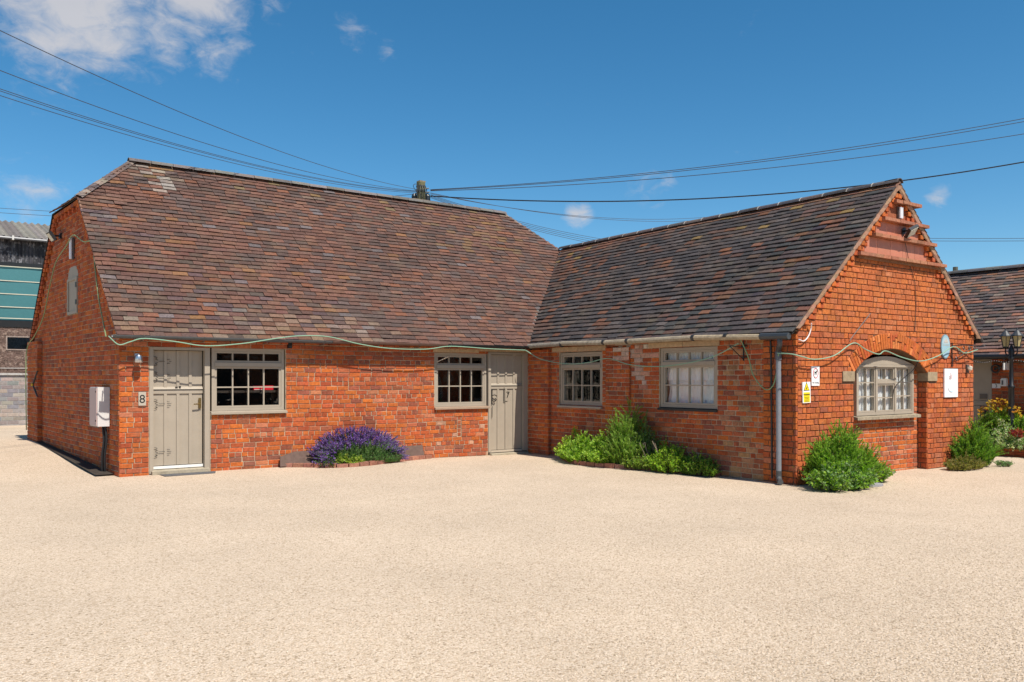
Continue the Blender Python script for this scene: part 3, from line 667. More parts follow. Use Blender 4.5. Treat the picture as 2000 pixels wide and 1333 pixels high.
# PART3
# ------------------------------------------------------------------ gabled wing
wing = thing('brick_wing', 'brick wing with dark tile roof, stepped gable ledges and arched window', 'building', (11.1, -3.4, 0))
WEZ, WSL = 2.30, .889
def build_wing():
    P = lambda fr, u, v, n: fr[0]+fr[1]*u+fr[2]*v+fr[3]*n
    LW = 6.779
    cuts = [(.97, 2.31, 1.02, 2.14), (3.86, 5.20, 1.05, 2.15)]
    cm = MB(); core(cm, FV, .0, LW-.02, -.25, 2.34, cuts, -.010, -.25, MORT)
    # gable wall: outer leaf with a tall arched recess reaching the ground
    ax0, ax1, spring, ar, acx, acz = 9.85, 12.19, 1.68, 1.84, 11.02, .26
    def roofx(z): return XR-2.996+(z-WEZ)/WSL
    poly = [(8.344, -.25), (ax0, -.25), (ax0, spring)]
    for k in range(1, 12):
        x = ax0+(ax1-ax0)*k/12; poly.append((x, acz+math.sqrt(ar*ar-(x-acx)**2)))
    poly += [(ax1, spring), (ax1, -.25), (GX1-.01, -.25), (GX1-.01, 2.3)]
    top = [(2*XR-roofx(2.42), 2.36), (XR+.05, 4.88), (XR-.05, 4.88), (8.37, 2.42)]
    poly += top+[(8.344, 2.3)]
    cm.prism([V3(x, GY+.25, z) for x, z in poly][::-1], V3(0, -.236, 0), MORT_D)
    # recessed infill with the window opening
    gw = (10.13, 11.95, .93, 1.93)
    FI = (V3(0, GY+.18, 0), X_, ZV, -Y_)
    core(cm, FI, ax0-.1, ax1+.1, -.25, 2.25, [(gw[0], gw[1], gw[2], gw[3]+.12)], -.010, -.2, MORT)
    cm.box((GX1-.25, GY+.02, -.25), (GX1, .25, 2.3), MORT)
    wall = cm.build('wall', M_mortar, wing)
    B = Pieces('brick', M_brick, brick_shape)
    vcol0 = brickcol((3.4, 5, 1.6, .9, .3, 2.0))
    def vcol(u, v, rn):
        c = vcol0(u, v, rn)
        if 2.75 < u < 3.85 and v > 1.95 and rn.random() < .72: return mixc(c, (.60, .55, .48), rn.uniform(.25, .95))       # old whitewash
        if 3.25 < u < 3.5 and 1.35 < v < 2.2 and rn.random() < .5: return mixc(c, (.50, .42, .36), rn.uniform(.2, .8))
        if 5.35 < u < 6.2 and rn.random() < .55: return jit(rn.choice(((.38, .17, .09), (.40, .15, .07), (.40, .21, .10), (.34, .12, .06))), .12)  # rendered repair
        if v < .3 and rn.random() < .5: c = mixc(c, (.2, .09, .07), .5)
        return c
    rc = rect_cuts([(c[0]-.005, c[1]+.005, c[2], c[3]) for c in cuts])
    fill_wall(B, FV, -.12, 2.30, .084, lambda vm, a, b: minus((.0, 6.16), rc(vm)), vcol, 'garden', seed=31, wob=.01)
    # buttress strips
    fill_wall(B, FV, -.12, 2.22, .084, lambda vm, a, b: [(.0, .70)], brickcol((3, 4, 2, 1.5, .6, 2)), 'garden', seed=32, proud=.085)
    fill_wall(B, FV, 1.1, 2.22, .084, lambda vm, a, b: [(2.46, 3.12)] if vm < 2.2 else [], vcol, 'garden', seed=33, proud=.05)
    for uu, pw, z0 in ((.70, .085, -.12), (3.12, .05, 1.1)):
        FQ = (P(FV, uu, 0, 0), ZV.cross(FV[1]), ZV, FV[1]); sg = FQ[1].dot(FV[3]); fill_wall(B, FQ, z0, 2.2, .084, (lambda vm, a, b, q=pw: [(0, q)]) if sg > 0 else (lambda vm, a, b, q=pw: [(-q, 0)]), vcol0, 'header', seed=36)
    ccol = brickcol((5, 4, 1.4, 1.2, .4, 1.6))
    fill_wall(B, FV, -.12, 2.30, .0925, lambda vm, a, b: [(6.16, LW)], ccol, 'flemish', seed=34, proud=.03, joint=.013)
    for a, b, z0, z1, n1, c in ((.0, .69, -.2, 2.21, .074, MORT), (2.47, 3.11, 1.1, 2.19, .039, MORT), (6.165, LW-.02, -.2, 2.3, .018, MORT_D)): MB().fbox(FV, a, b, z0, z1, -.02, n1, c).build('pier', M_mortar, wing)
    # gable face
    gcol0 = brickcol((6.2, 4.2, 1.9, .45, .7, .8))
    def gcol(u, v, rn):
        c = gcol0(u, v, rn)
        if v > 2.3: c = mixc(c, (.50, .165, .058), .5)
        else: c = mixc(c, (.46, .145, .058), .3)
        if v < .5 and rn.random() < .3: c = mixc(c, DULL, .5)
        if u > 5.2 and v < 2 and rn.random() < .35: c = mixc(c, PALE, .6)
        return c
    niches = [(3.69, 3.96, 10.16, 12.15), (4.03, 4.26, 10.50, 11.90), (4.34, 4.60, 10.86, 11.62)]
    def gi(vm, a, b):
        if b > 2.40: x = roofx(b)+.07; iv = (x-LM, 2*XR-x-LM)
        else: iv = (.0, GX1-LM)
        if iv[1]-iv[0] < .06: return []
        cut = []
        if vm < spring: cut.append((ax0-LM, ax1-LM))
        else:
            q = (ar+.27)**2-(vm-acz)**2
            if q > 0 and vm < 2.40: h = min(math.sqrt(q), (ax1-ax0)/2+(vm-spring)*.82+.015); cut.append((acx-h-LM, acx+h-LM))
        if 1.545 < vm < 1.715: cut += [(9.52-LM, ax0-LM), (ax1-LM, 12.52-LM)]
        for z0, z1, x0, x1 in niches:
            if z0 < vm < z1: cut.append((x0-LM, x1-LM))
        return minus(iv, cut)
    fill_wall(B, FG, -.14, 4.86, .0915, gi, gcol, 'flemish', joint=.013, seed=41, wob=.008)
    # arch: ring of voussoirs
    a0 = math.asin((ax0-.0-acx)/ar); a1 = math.asin((ax1-acx)/ar); n = 36
    for k in range(n):
        an = a0+(a1-a0)*(k+.5)/n; rad = V3(math.sin(an), 0, math.cos(an)); tan = V3(math.cos(an), 0, -math.sin(an))
        parts = ((.005, .28),) if random.random() < .55 else ((.005, .13), (.142, .28)) if random.random() < .5 else ((.005, .19), (.202, .28))
        for r0, r1 in parts:
            rm = ar+(r0+r1)/2; w = (a1-a0)*rm/n-.010
            B.add(V3(acx, GY-.004, acz)+rad*rm, rad, -tan, -Y_, r1-r0-.006, round(w, 3), jit(random.choice((ORANGE, ORANGE, RED, (.58, .19, .06))), .12))
    # corbelled steps up both verges
    for k in range(27):
        v = 2.42+k*.0915
        if v > 4.72: break
        for sg in (-1, 1):
            x = roofx(v+.09)+.075; x = x if sg < 0 else 2*XR-x
            B.add(V3(x-sg*.055, GY-.045, v+.045), X_, ZV, -Y_, .10, .078, jit(random.choice((ORANGE, RED, ORANGE)), .12))
            if k % 2: B.add(V3(x-sg*.17, GY-.022, v+.045), X_, ZV, -Y_, .10, .078, jit(RED, .12))
    # infill bricks behind the arch
    icol = brickcol((4, 4, 2.4, 1.6, 1.6, .6))
    fill_wall(B, FI, -.10, 2.2, .084, lambda vm, a, b: minus((ax0-.05, ax1+.03), [(gw[0]-.005, gw[1]+.005)] if gw[2] < vm < gw[3]+.1 else []), icol, 'garden', joint=.014, seed=43)
    # reveals of the recess
    FR = (V3(ax1, GY, 0), Y_, ZV, -X_)
    fill_wall(B, FR, -.12, 1.66, .0915, lambda vm, a, b: [(.0, .175)] if not 1.545 < vm < 1.70 else [], gcol, 'flemish', joint=.013, seed=44, proud=.012)
    B.finish(wall)
    # springer stones, ledges and painted boards of the gable top
    for x0, x1 in ((9.525, ax0+.01), (ax1-.012, 12.515)):
        MB().box((x0, GY-.012, 1.548), (x1, GY+.2, 1.712), (.33, .25, .16)).build('springer_stone', M_stone, wing)
    for z, x0, x1 in ((3.625, 9.88, 12.68), (3.975, 10.32, 12.33), (4.275, 10.61, 12.06), (4.615, 10.98, 11.80)):
        x = x0; n = max(4, round((x1-x0)/.225)); w = (x1-x0)/n
        for k in range(n):
            MB().box((x0+k*w+.003, GY-.10-random.uniform(0, .008), z+random.uniform(-.003, .003)), (x0+(k+1)*w-.003, GY+.06, z+.055), jit((.36, .15, .09), .15)).build('ledge_brick', M_brick, wing)
        if x1-x0 > 2.5: MB().box((x0+.05, GY-.045, z-.05), (x1-.05, GY+.02, z-.003), (.25, .12, .06)).build('ledge_bed', M_brick, wing)
    for z0, z1, x0, x1, n in ((3.685, 3.97, 10.16, 12.15, 5), (4.035, 4.27, 10.50, 11.90, 4)):
        w = (x1-x0)/n
        for k in range(n): MB().box((x0+k*w+.003, GY+.003, z0), (x0+(k+1)*w-.003, GY+.09, z1), jit((.47, .175, .105), .07)).build('painted_board', M_plain, wing)
    MB().box((10.86, GY+.008, 4.335), (11.62, GY+.12, 4.61), (.30, .10, .05)).build('niche_back', M_brick, wing)
    # timber and stone heads over the side windows
    for u0, u1 in ((.76, 2.44), (3.62, 5.26)):
        MB().fbox(FV, u0, (u0+u1)/2-.003, 2.155, 2.245, -.1, .022, (.50, .36, .22)).build('lintel', M_stone, wing)
        MB().fbox(FV, (u0+u1)/2+.003, u1, 2.153, 2.243, -.1, .020, (.46, .33, .21)).build('lintel', M_stone, wing)
    window(wing, FV, .985, 2.295, 1.045, 2.125, back=.03, label='twelve pane window with dark room behind')
    window(wing, FV, 3.875, 5.185, 1.075, 2.14, back=.03, sill=(.03, (.05, .045, .04)), label='twelve pane window with white net curtain')
    # arched window: three casements under a curved board
    u0, u1, v0, v1 = gw[0]+.005, gw[1]-.005, .965, 1.79; f = .05
    F2 = (V3(0, GY+.125, 0), X_, ZV, -Y_)
    w = MB(); dA, dB = -.08, .0; c1, c2 = u0+(u1-u0)*.335, u0+(u1-u0)*.665
    for a, b in ((u0, u0+f), (c1-f/2, c1+f/2), (c2-f/2, c2+f/2), (u1-f, u1)): w.fbox(F2, a, b, v0, v1, dA, dB)
    w.fbox(F2, u0+f, u1-f, v0, v0+f, dA, dB-.002); w.fbox(F2, u0, u1, v1, v1+.04, dA, dB+.012)
    vt = v0+.54; w.fbox(F2, c1+f/2, c2-f/2, vt, vt+.05, dA, dB-.002)
    W = w.build('window', M_paint, wing); W['label'] = 'three light casement window under a curved board with white curtains'
    hb = MB(); pts = [(u0, v1+.042)]+[(u1, v1+.042)]+[(u1-(u1-u0)*k/12, v1+.055+.135*math.sin(math.pi*k/12)) for k in range(0, 13)]
    hb.prism([P(F2, a, b, -.05) for a, b in pts], F2[3]*.045); hb.build('head_board', M_paint, W)
    g = .02
    for a, b, c, d, nr in ((u0+f, c1-f/2, v0+f, v1, 3), (c1+f/2, c2-f/2, vt+.05, v1, 1), (c1+f/2, c2-f/2, v0+f, vt, 2), (c2+f/2, u1-f, v0+f, v1, 3)):
        s = MB(); q = .03; e0, e1 = dB-.012, dA+.01
        s.fbox(F2, a+.002, a+q, c+.002, d-.002, e1, e0); s.fbox(F2, b-q, b-.002, c+.002, d-.002, e1, e0); s.fbox(F2, a+q, b-q, c+.002, c+q, e1, e0-.002); s.fbox(F2, a+q, b-q, d-q, d-.002, e1, e0-.002); s.build('sash', M_paint, W)
        a, b, c, d = a+q, b-q, c+q, d-q; xm = (a+b)/2
        MB().fbox(F2, xm-g/2, xm+g/2, c, d, e1+.004, e0-.004).build('glazing_bar', M_paint, W)
        for r in range(1, nr):
            y = c+(d-c)*r/nr
            for x0, x1 in ((a, xm-g/2), (xm+g/2, b)): MB().fbox(F2, x0, x1, y-g/2, y+g/2, e1+.006, e0-.006).build('glazing_bar', M_paint, W)
        for r in range(nr):
            for x0, x1 in ((a, xm), (xm, b)):
                MB().fbox(F2, x0+.002, x1-.002, c+(d-c)*r/nr+.002, c+(d-c)*(r+1)/nr-.002, e1+.012, e1+.016).build('pane', M_glass, W)
    s = MB(); s.hexa([P(F2, u0-.08, v0-.07, -.05), P(F2, u0-.08, v0-.07, .07), P(F2, u1+.12, v0-.07, .07), P(F2, u1+.12, v0-.07, -.05), P(F2, u0-.08, v0-.003, -.05), P(F2, u0-.08, v0-.022, .07), P(F2, u1+.12, v0-.022, .07), P(F2, u1+.12, v0-.003, -.05)], (.30, .25, .18)); s.build('sill', M_wood, W)
    # roof
    th = math.atan(WSL); c_, s_ = math.cos(th), math.sin(th); S = V3(c_, 0, s_); N = V3(-s_, 0, c_); OR = V3(8.144, 0, WEZ); smax = 2.996/c_
    def iv(s):
        x = 8.144+s*c_; y = -.19+(x-8.144)/2.996*2.67
        return -y, 6.84
    dk = MB(); off = N*-.045
    dk.prism([V3(8.144, -6.80, WEZ)+off, V3(XR, -6.80, 4.962)+off, V3(XR, 2.45, 4.962)+off, V3(8.144, -.19, WEZ)+off][::-1], N*.03)
    NE = V3(s_, 0, c_)
    dk.prism([V3(14.136, -6.84, WEZ)-NE*.03, V3(14.136, -.1, WEZ)-NE*.03, V3(XR+.02, 2.5, 4.94)-NE*.03, V3(XR+.02, -6.84, 4.94)-NE*.03], NE*.05)
    roof = dk.build('roof', M_deck, wing)
    T = Pieces('roof_tile', M_tile, tile_shape_thick)
    PL = [(0.062, 0.053, 0.053), (0.077, 0.060, 0.056), (0.049, 0.044, 0.045), (0.101, 0.060, 0.048), (0.145, 0.067, 0.044), (0.163, 0.072, 0.040), (0.097, 0.081, 0.077)]
    def tcol(u, s, rn):
        nz = noise.noise(V3(u*.5, s*.55, 2.2)); n2 = noise.noise(V3(u*1.3, s*1.7, 7.7)); red = smooth(2.2, -2.0, u)
        w = [4.5*(1-.7*red), 3.5*(1-.5*red), 2.6*(1-.8*red), 1.6+4*red, .45+2.6*max(0, n2+nz*.6)*1.3+1.5*red, .12+1.0*max(0, n2-.1), .35]
        c = rn.choices(PL, [max(.03, x) for x in w])[0]; k = rn.uniform(.84, 1.16); c = tuple(x*k for x in c)
        if s > smax-.14: c = jit((.23, .115, .075), .15)
        if s > smax-.9 and rn.random() < .03: c = (.20, .13, .05)
        return c
    tile_roof(T, (OR, -Y_, S, N), smax, .130, .25, iv, tcol, seed=6, sag=.016)
    T.finish(roof)
    ridge_run(roof, V3(XR, -6.86, 4.985), V3(XR, 2.42, 4.985), 19, .10, ZV, [(.075, .07, .078), (.095, .085, .09), (.12, .09, .085)], 'ridge_tile', 7, .95, joint=(.45, .42, .37))
    # cement fillet under the verge tiles
    for sg in (-1, 1):
        f = MB(); n = 40
        for k in range(n):
            z0 = 2.36+(4.93-2.36)*k/n; z1 = 2.36+(4.93-2.36)*(k+1)/n; j = lambda: random.uniform(-.03, .022)
            def q(z, d, y): 
                x = roofx(z)+d; return V3(x if sg < 0 else 2*XR-x, y, z)
            f.hexa([q(z0, .0, GY-.03), q(z0, .13+j(), GY-.045), q(z1, .13+j(), GY-.045), q(z1, .0, GY-.03), q(z0, .0, GY-.065), q(z0, .10+j(), GY-.062), q(z1, .10+j(), GY-.062), q(z1, .0, GY-.065)], jit((.33, .19, .125), .2))
        f.build('verge_mortar', M_stone, roof)
    # right-hand verge: edges of the tiles on the far slope
    T2 = Pieces('verge_tile', M_tile, tile_shape); SE = V3(-c_, 0, s_); s = 0
    while s < smax-.05:
        T2.add(V3(14.136, -6.72, WEZ)+SE*s+NE*.02, Y_, SE, NE, .23, .205, jit((.15, .11, .10), .2)); s += .122
    T2.finish(roof)
    # wooden gutter, iron hopper and rainwater pipe
    gt = [(8.09, -.16, 2.285), (8.09, -1.35, 2.30), (8.085, -1.36, 2.305), (8.085, -2.62, 2.28), (8.09, -2.63, 2.28), (8.09, -4.9, 2.285), (8.09, -6.28, 2.245)]
    for a, b, c in ((0, 1, (.27, .235, .19)), (2, 3, (.32, .27, .20)), (4, 5, (.34, .28, .20)), (5, 6, (.38, .30, .20))):
        m = MB(); m.tube([gt[a], gt[b]], .046, c, 8); m.build('gutter', M_wood, wing)
    for y in (-1.36, -2.64, -3.29, -4.9, -5.6):
        m = MB(); m.tube([V3(8.09, y-.03, 2.287), V3(8.09, y+.03, 2.287)], .054, (.03, .03, .03), 8); m.build('gutter_joint', M_metal, wing)
    m = MB(); m.tube([V3(8.09, -6.28, 2.25), V3(8.09, -6.80, 2.24)], .052, (.045, .05, .055), 8); m.build('gutter', M_metal, wing)
    m = MB(); m.tube(catmull([V3(8.10, -6.62, 2.22), V3(8.11, -6.62, 2.12), V3(8.19, -6.54, 2.06), V3(8.24, -6.50, 2.0), V3(8.24, -6.50, 1.9)], 5), .042, (.06, .062, .07), 10); m.build('swan_neck', M_metal, wing)
    m = MB(); m.tube([V3(8.24, -6.50, 1.98), V3(8.235, -6.51, .12)], .040, (.22, .235, .26), 12); m.tube([V3(8.24, -6.50, 1.88), V3(8.24, -6.50, 2.02)], .050, (.10, .105, .12), 12); m.build('rainwater_pipe', M_metal, wing, smooth=False)
    m = MB(); m.tube(catmull([V3(8.235, -6.51, .16), V3(8.235, -6.51, .06), V3(8.20, -6.55, .01), V3(8.13, -6.62, .0)], 5), .043, (.07, .075, .08), 12); m.build('pipe_shoe', M_metal, wing)
    m = MB(); m.tube(catmull([V3(8.28, -6.30, 2.2), V3(8.29, -6.32, 2.1), V3(8.295, -6.33, 1.2), V3(8.295, -6.34, .02)], 5), .016, (.02, .02, .02), 6); m.build('conduit', M_metal, wing)
build_wing()

# ------------------------------------------------------------------ low range behind on the right (number 3)
row = thing('brick_cottage', 'low brick range with brown tile roof and door 3 beyond the wing', 'building', (18.5, -6.5, 0))
def build_row():
    F3 = (V3(17.0, -3.0, 0), -Y_, ZV, -X_); Lr = 8.0
    dr = (1.80, 2.72, -.2, 2.10)
    cm = MB(); core(cm, F3, 0, Lr, -.3, 2.1, [dr], -.010, -.25, (.34, .24, .16)); cm.box((21.6, -11, -.3), (21.8, -3, 2.1)); cm.box((17.2, -3.2, -.3), (21.6, -3, 2.1)); cm.box((17.2, -11, -.3), (21.6, -10.8, 2.1))
    wall = cm.build('wall', M_mortar, row); B = Pieces('brick', M_brick, brick_shape)
    rc = rect_cuts([dr]); fill_wall(B, F3, -.1, 2.06, .083, lambda vm, a, b: minus((0, Lr), rc(vm)), brickcol((3, 4, 2.6, 2, .6, 1.5)), 'garden', seed=51)
    B.finish(wall)
    # door: pale upper leaf, bare timber lower leaf
    m = MB(); m.fbox(F3, 1.80, 1.88, -.1, 2.095, -.1, .0); m.fbox(F3, 2.66, 2.72, -.1, 2.095, -.1, .0); m.fbox(F3, 1.88, 2.66, 1.96, 2.095, -.1, .002); d = m.build('door', M_paint, row)
    MB().fbox(F3, 1.885, 2.655, 1.10, 1.95, -.09, -.012).build('upper_leaf', M_paint, d); MB().fbox(F3, 1.885, 2.655, .98, 1.09, -.09, -.01).build('rail', M_paint, d)
    MB().fbox(F3, 1.885, 2.655, .0, .97, -.09, -.03, (.34, .19, .12)).build('lower_leaf', M_wood, d)
    MB().fbox(F3, 1.885, 2.46, .0, .97, -.029, -.015).build('stile', M_paint, d)
    m = MB(); m.fbox(F3, 2.54, 2.60, .58, .86, -.03, .0, (.02, .02, .02)); m.tube([V3(16.99, -5.57, .74), V3(16.93, -5.57, .75), V3(16.93, -5.48, .72)], .012, (.3, .3, .3)); m.build('handle', M_metal, d)
    m = MB(); m.fbox(F3, 2.46, 2.62, 1.13, 1.24, -.03, .0, (.14, .12, .10)); m.build('catch', M_metal, d)
    th = math.atan(.86); c_, s_ = math.cos(th), math.sin(th); S = V3(c_, 0, s_); N = V3(-s_, 0, c_); OR = V3(16.78, -3, 2.10); smax = 2.55/c_
    dk = MB(); dk.prism([OR-N*.045+Y_*.1, OR-N*.045-Y_*8.1, OR+S*smax-N*.045-Y_*8.1, OR+S*smax-N*.045+Y_*.1], N*.03); e = OR+S*smax; dk.prism([e+Y_*.1-ZV*.03, e-Y_*8.1-ZV*.03, V3(22, -11.1, 2.05), V3(22, -2.9, 2.05)], V3(0, 0, .03)); roof = dk.build('roof', M_deck, row)
    T = Pieces('roof_tile', M_tile, tile_shape); PL = [(.15, .095, .08), (.10, .075, .07), (.24, .11, .07), (.07, .06, .06), (.19, .14, .12)]
    def tc(u, s, rn):
        c = rn.choices(PL, (4, 3, 2.2, 2, 1))[0]; k = rn.uniform(.8, 1.2); c = tuple(x*k for x in c)
        if rn.random() < .02: c = (.22, .18, .14)
        return c
    tile_roof(T, (OR, -Y_, S, N), smax, .118, .24, lambda s: (-.1, 8.1), tc, seed=8); T.finish(roof)
    ridge_run(roof, e+Y_*.1+ZV*.02, e-Y_*8.1+ZV*.02, 20, .12, ZV, [(.13, .125, .125), (.10, .095, .10)], 'ridge_tile', 6, .9)
    m = MB(); m.tube([V3(16.74, -2.9, 2.08), V3(16.74, -11.1, 2.06)], .055, (.012, .012, .013), 8); m.build('gutter', M_metal, row)
    m = MB()
    for k in range(60): y = -4.9-k*.05; m.lathe([(.006, 0), (.012, .01), (.005, .022)], (16.72, y, 1.955+.018*math.sin(k*.7)), 5, col=(.85, .82, .75))
    m.tube([(16.72, -4.8-k*.1, 1.975+.018*math.sin(k*1.4)) for k in range(34)], .004, (.03, .03, .03), 4); m.build('string_lights', M_plain, row)
    m = MB(); m.fbox(F3, 2.75, 8.0, 1.93, 1.955, -.01, .02, (.16, .11, .07)); m.build('timber_band', M_wood, row)
build_row()

# ------------------------------------------------------------------ farm shed behind on the left
shed = thing('farm_shed', 'tall farm shed with corrugated roof, teal curtain side and block wall', 'shed', (-1, 21, 0))
def build_shed():
    y0 = 18.0; x0, x1 = -9.0, 7.0
    FB = (V3(x0, y0, 0), X_, ZV, -Y_); Ls = x1-x0
    cm = MB(); core(cm, FB, 0, Ls, -.2, 3.32, [(8.84, 9.62, 2.58, 2.98)], -.010, -.2, (.42, .41, .40)); cm.box((x0, y0+.2, -.2), (x0+.2, y0+9, 6)); cm.box((x1-.2, y0+.2, -.2), (x1, y0+9, 6)); cm.box((x0, y0+8.8, -.2), (x1, y0+9, 6)); wall = cm.build('wall', M_mortar, shed)
    B = Pieces('block', M_stone, brick_shape)
    def bi(vm, a, b): return [(0, Ls)]
    O, U, V, N = FB; rn = random.Random(5); v = -.1; k = 0
    while v < 1.66:
        u = (0 if k % 2 else -.17)
        while u < Ls: 
            P_ = O+U*(u+.17)+V*(v+.066); B.add(P_, U, V, N, .325, .12, jit(rn.choice(((.30, .26, .24), (.25, .21, .20), (.34, .28, .25), (.20, .19, .20))), .12)); u += .34
        v += .133; k += 1
    B.finish(wall, limit=150)
    rd = MB(); core(rd, FB, 0, Ls, 1.76, 3.30, [(8.84, 9.62, 2.58, 2.98)], .03, -.005, (.13, .085, .07)); rd.build('rough_render', surf('rough_render', None, rough=1, var=.55, vscale=14, bump=1.0, bscale=25, bdist=.05, dirt=(.30, .22, .18, .8), dscale=9, dthr=(.5, .62)), shed)
    rd = MB(); rd.fbox(FB, 0, Ls, 1.70, 1.77, -.01, .05, (.40, .38, .36)); rd.fbox(FB, 0, Ls, 1.92, 1.95, .028, .05, (.38, .35, .33)); rd.build('ledge', M_stone, shed)
    w = MB(); w.fbox(FB, 8.80, 9.66, 2.54, 2.58, -.05, .05, (.28, .22, .19)); w.fbox(FB, 8.80, 9.66, 2.98, 3.02, -.05, .05, (.28, .22, .19)); w.fbox(FB, 8.80, 8.84, 2.58, 2.98, -.05, .05, (.28, .22, .19)); w.fbox(FB, 9.62, 9.66, 2.58, 2.98, -.05, .05, (.28, .22, .19)); wo = w.build('window', M_wood, shed)
    MB().fbox(FB, 8.84, 9.62, 2.58, 2.98, -.03, -.024).build('pane', M_glass, wo)
    bm = MB(); bm.fbox(FB, 0, Ls, 3.32, 3.54, -.15, .06, (.012, .012, .012)); bm.fbox(FB, 0, Ls, 5.37, 5.50, -.1, .05, (.012, .012, .012)); bm.build('black_strip', M_metal, shed)  # black strips; the upper one paints the dark of an open gap
    # teal curtain: gently bellied sheet with pale webbing
    cu = MB(); nx, nz = 64, 12
    for j in range(nz+1):
        for i in range(nx+1):
            x = x0+Ls*i/nx; z = 3.54+(5.38-3.54)*j/nz; cu.V.append((x, y0-.02-.03*math.sin(j/nz*math.pi)+.006*math.sin(i*1.3)-.0*z, z))
    for j in range(nz):
        for i in range(nx): a = j*(nx+1)+i; cu.F.append((a, a+1, a+nx+2, a+nx+1)); cu.T.append((.050, .165, .180))
    cu.build('curtain', M_plain, shed, smooth=True)
    for z in (3.60, 3.98, 4.42, 4.86, 5.34): MB().fbox(FB, 0, Ls, z, z+.028, .055, .065, (.52, .50, .40)).build('webbing', M_plain, shed)
    # corrugated cladding and roof
    def corr(name, p, du, dv, n, amp, pitch, nwave, cols, mat):
        m = MB(); seg = nwave*6
        for i in range(seg+1):
            a = p+du*(i/seg)+n*amp*math.sin(i/6*2*math.pi); m.V += [tuple(a), tuple(a+dv), tuple(a-n*.006), tuple(a+dv-n*.006)]
        for i in range(seg):
            q = i*4; c = jit(random.choice(cols), .08) if i % 6 == 0 else c
            m.F += [(q, q+4, q+5, q+1), (q+2, q+3, q+7, q+6), (q, q+2, q+6, q+4), (q+1, q+5, q+7, q+3)]; m.T += [c]*4
        return m.build(name, mat, shed)
    M_clad = surf('tarred_cladding', None, rough=.7, var=.5, vscale=10, bump=.3, dirt=(.35, .34, .36, .7), dscale=6, dthr=(.5, .68))
    corr('cladding', V3(x0, y0-.03, 5.50), X_*Ls, V3(0, 0, .86), -Y_, .02, .1, 150, [(.03, .03, .036), (.05, .05, .056)], M_clad)
    M_fib = surf('fibre_cement', None, rough=.95, var=.3, vscale=7, bump=.6, bscale=40, dirt=(.10, .09, .075, .6), dscale=5, dthr=(.5, .7))
    corr('roof', V3(x0-.2, y0-.30, 6.33), X_*(Ls+.4), V3(0, 5.2, 1.35), V3(0, -.25, .97), .035, .18, 74, [(.20, .18, .16), (.15, .135, .12)], M_fib)
    MB().prism([V3(x0, y0+5, 7.5), V3(x1, y0+5, 7.5), V3(x1, y0+9.2, 6.1), V3(x0, y0+9.2, 6.1)], V3(0, 0, .03), (.3, .28, .26)).build('rear_roof', M_fib, shed)
    m = MB(); m.tube([V3(x0, y0-.32, 6.28), V3(x1, y0-.32, 6.28)], .05, (.10, .105, .12), 8); m.build('gutter', M_metal, shed)
    for x in (-.02, 1.0, -1.0, 2.0): MB().box((x-.03, y0-.39, 6.22), (x+.03, y0-.26, 6.36), (.55, .53, .50)).build('gutter_bracket', M_plain, shed)
build_shed()
# PART4
# ------------------------------------------------------------------ fittings on the walls
BLK = (.015, .015, .017)
def P_(fr, u, v, n): return fr[0]+fr[1]*u+fr[2]*v+fr[3]*n
# wall lamp by door 8
t = thing('wall_lamp', 'small grey metal cone wall lamp beside door 8', 'lamp', (.27, -.02, 1.86))
m = MB(); m.lathe([(.028, .075), (.045, .072), (.050, .06), (.066, -.045), (.062, -.05), (.045, .05)], (.27, -.13, 1.90), 20); m.build('shade', M_steel, t, smooth=True)
m = MB(); m.tube([V3(.27, -.0, 1.95), V3(.27, -.13, 1.965)], .014); m.fbox(FM, .235, .305, 1.90, 2.0, -.002, .018); m.build('arm', M_steel, t)
m = MB(); m.lathe([(.02, 0), (.03, .02), (.03, .05), (.015, .07)], (.27, -.13, 1.855), 12, col=(.7, .68, .6)); m.build('bulb', M_plain, t)
# number plaque 8
t = thing('number_plaque', 'stone coloured plaque with a black 8 beside the left stable door', 'sign', (.345, -.01, 1.15))
MB().fbox(FM, .29, .405, 1.15, 1.375, .0, .022, (.42, .37, .30)).build('plate', M_plain, t)
text(t, 'numeral', '8', V3(.347, -.0225, 1.195), X_, ZV, -Y_, .19, (.015, .015, .015), 'CENTER')
# small black alarm box, door bell
m = MB(); m.fbox(FM, 2.80, 2.87, 2.14, 2.25, .0, .05, BLK); m.fbox(FM, 2.81, 2.86, 2.155, 2.18, .05, .055, (.05, .05, .05)); tag(m.build('alarm_box', M_plain), 'small black box on the barn wall under the gutter by the window', 'box')
# meter box on the gable end
t = thing('meter_box', 'white electric meter box on the barn end wall with black cables below', 'meter box', (-.2, .76, .8))
SB = lambda y: (FS[0]-FS[0]+V3(SK*y, y, 0))
uy = lambda y: (WM-y)/.9971        # wall coordinate for a given y
m = MB(); m.fbox(FS, uy(1.0), uy(.52), .80, 1.45, .005, .19, (.62, .60, .58)); m.build('case', M_plain, t)
m = MB(); m.fbox(FS, uy(.985), uy(.535), .815, 1.435, .192, .204, (.55, .40, .37)); m.build('door', M_plain, t)  # pinker, darker than the case: shade and brick bounce put into the colour
for z in (.88, 1.36): MB().fbox(FS, uy(.575), uy(.555), z, z+.03, .205, .215, (.05, .03, .03)).build('hinge', M_metal, t)
for dy, dx in ((0, .05), (.05, .08), (.09, .06)):
    m = MB(); y = .60+dy; m.tube(catmull([P_(FS, uy(y), .80, dx), P_(FS, uy(y)+.02, .55, dx-.01), P_(FS, uy(y), .3, dx+.01), P_(FS, uy(y)-.03, -.02, dx)], 5), .017, BLK, 6); m.build('cable', M_plain, t)
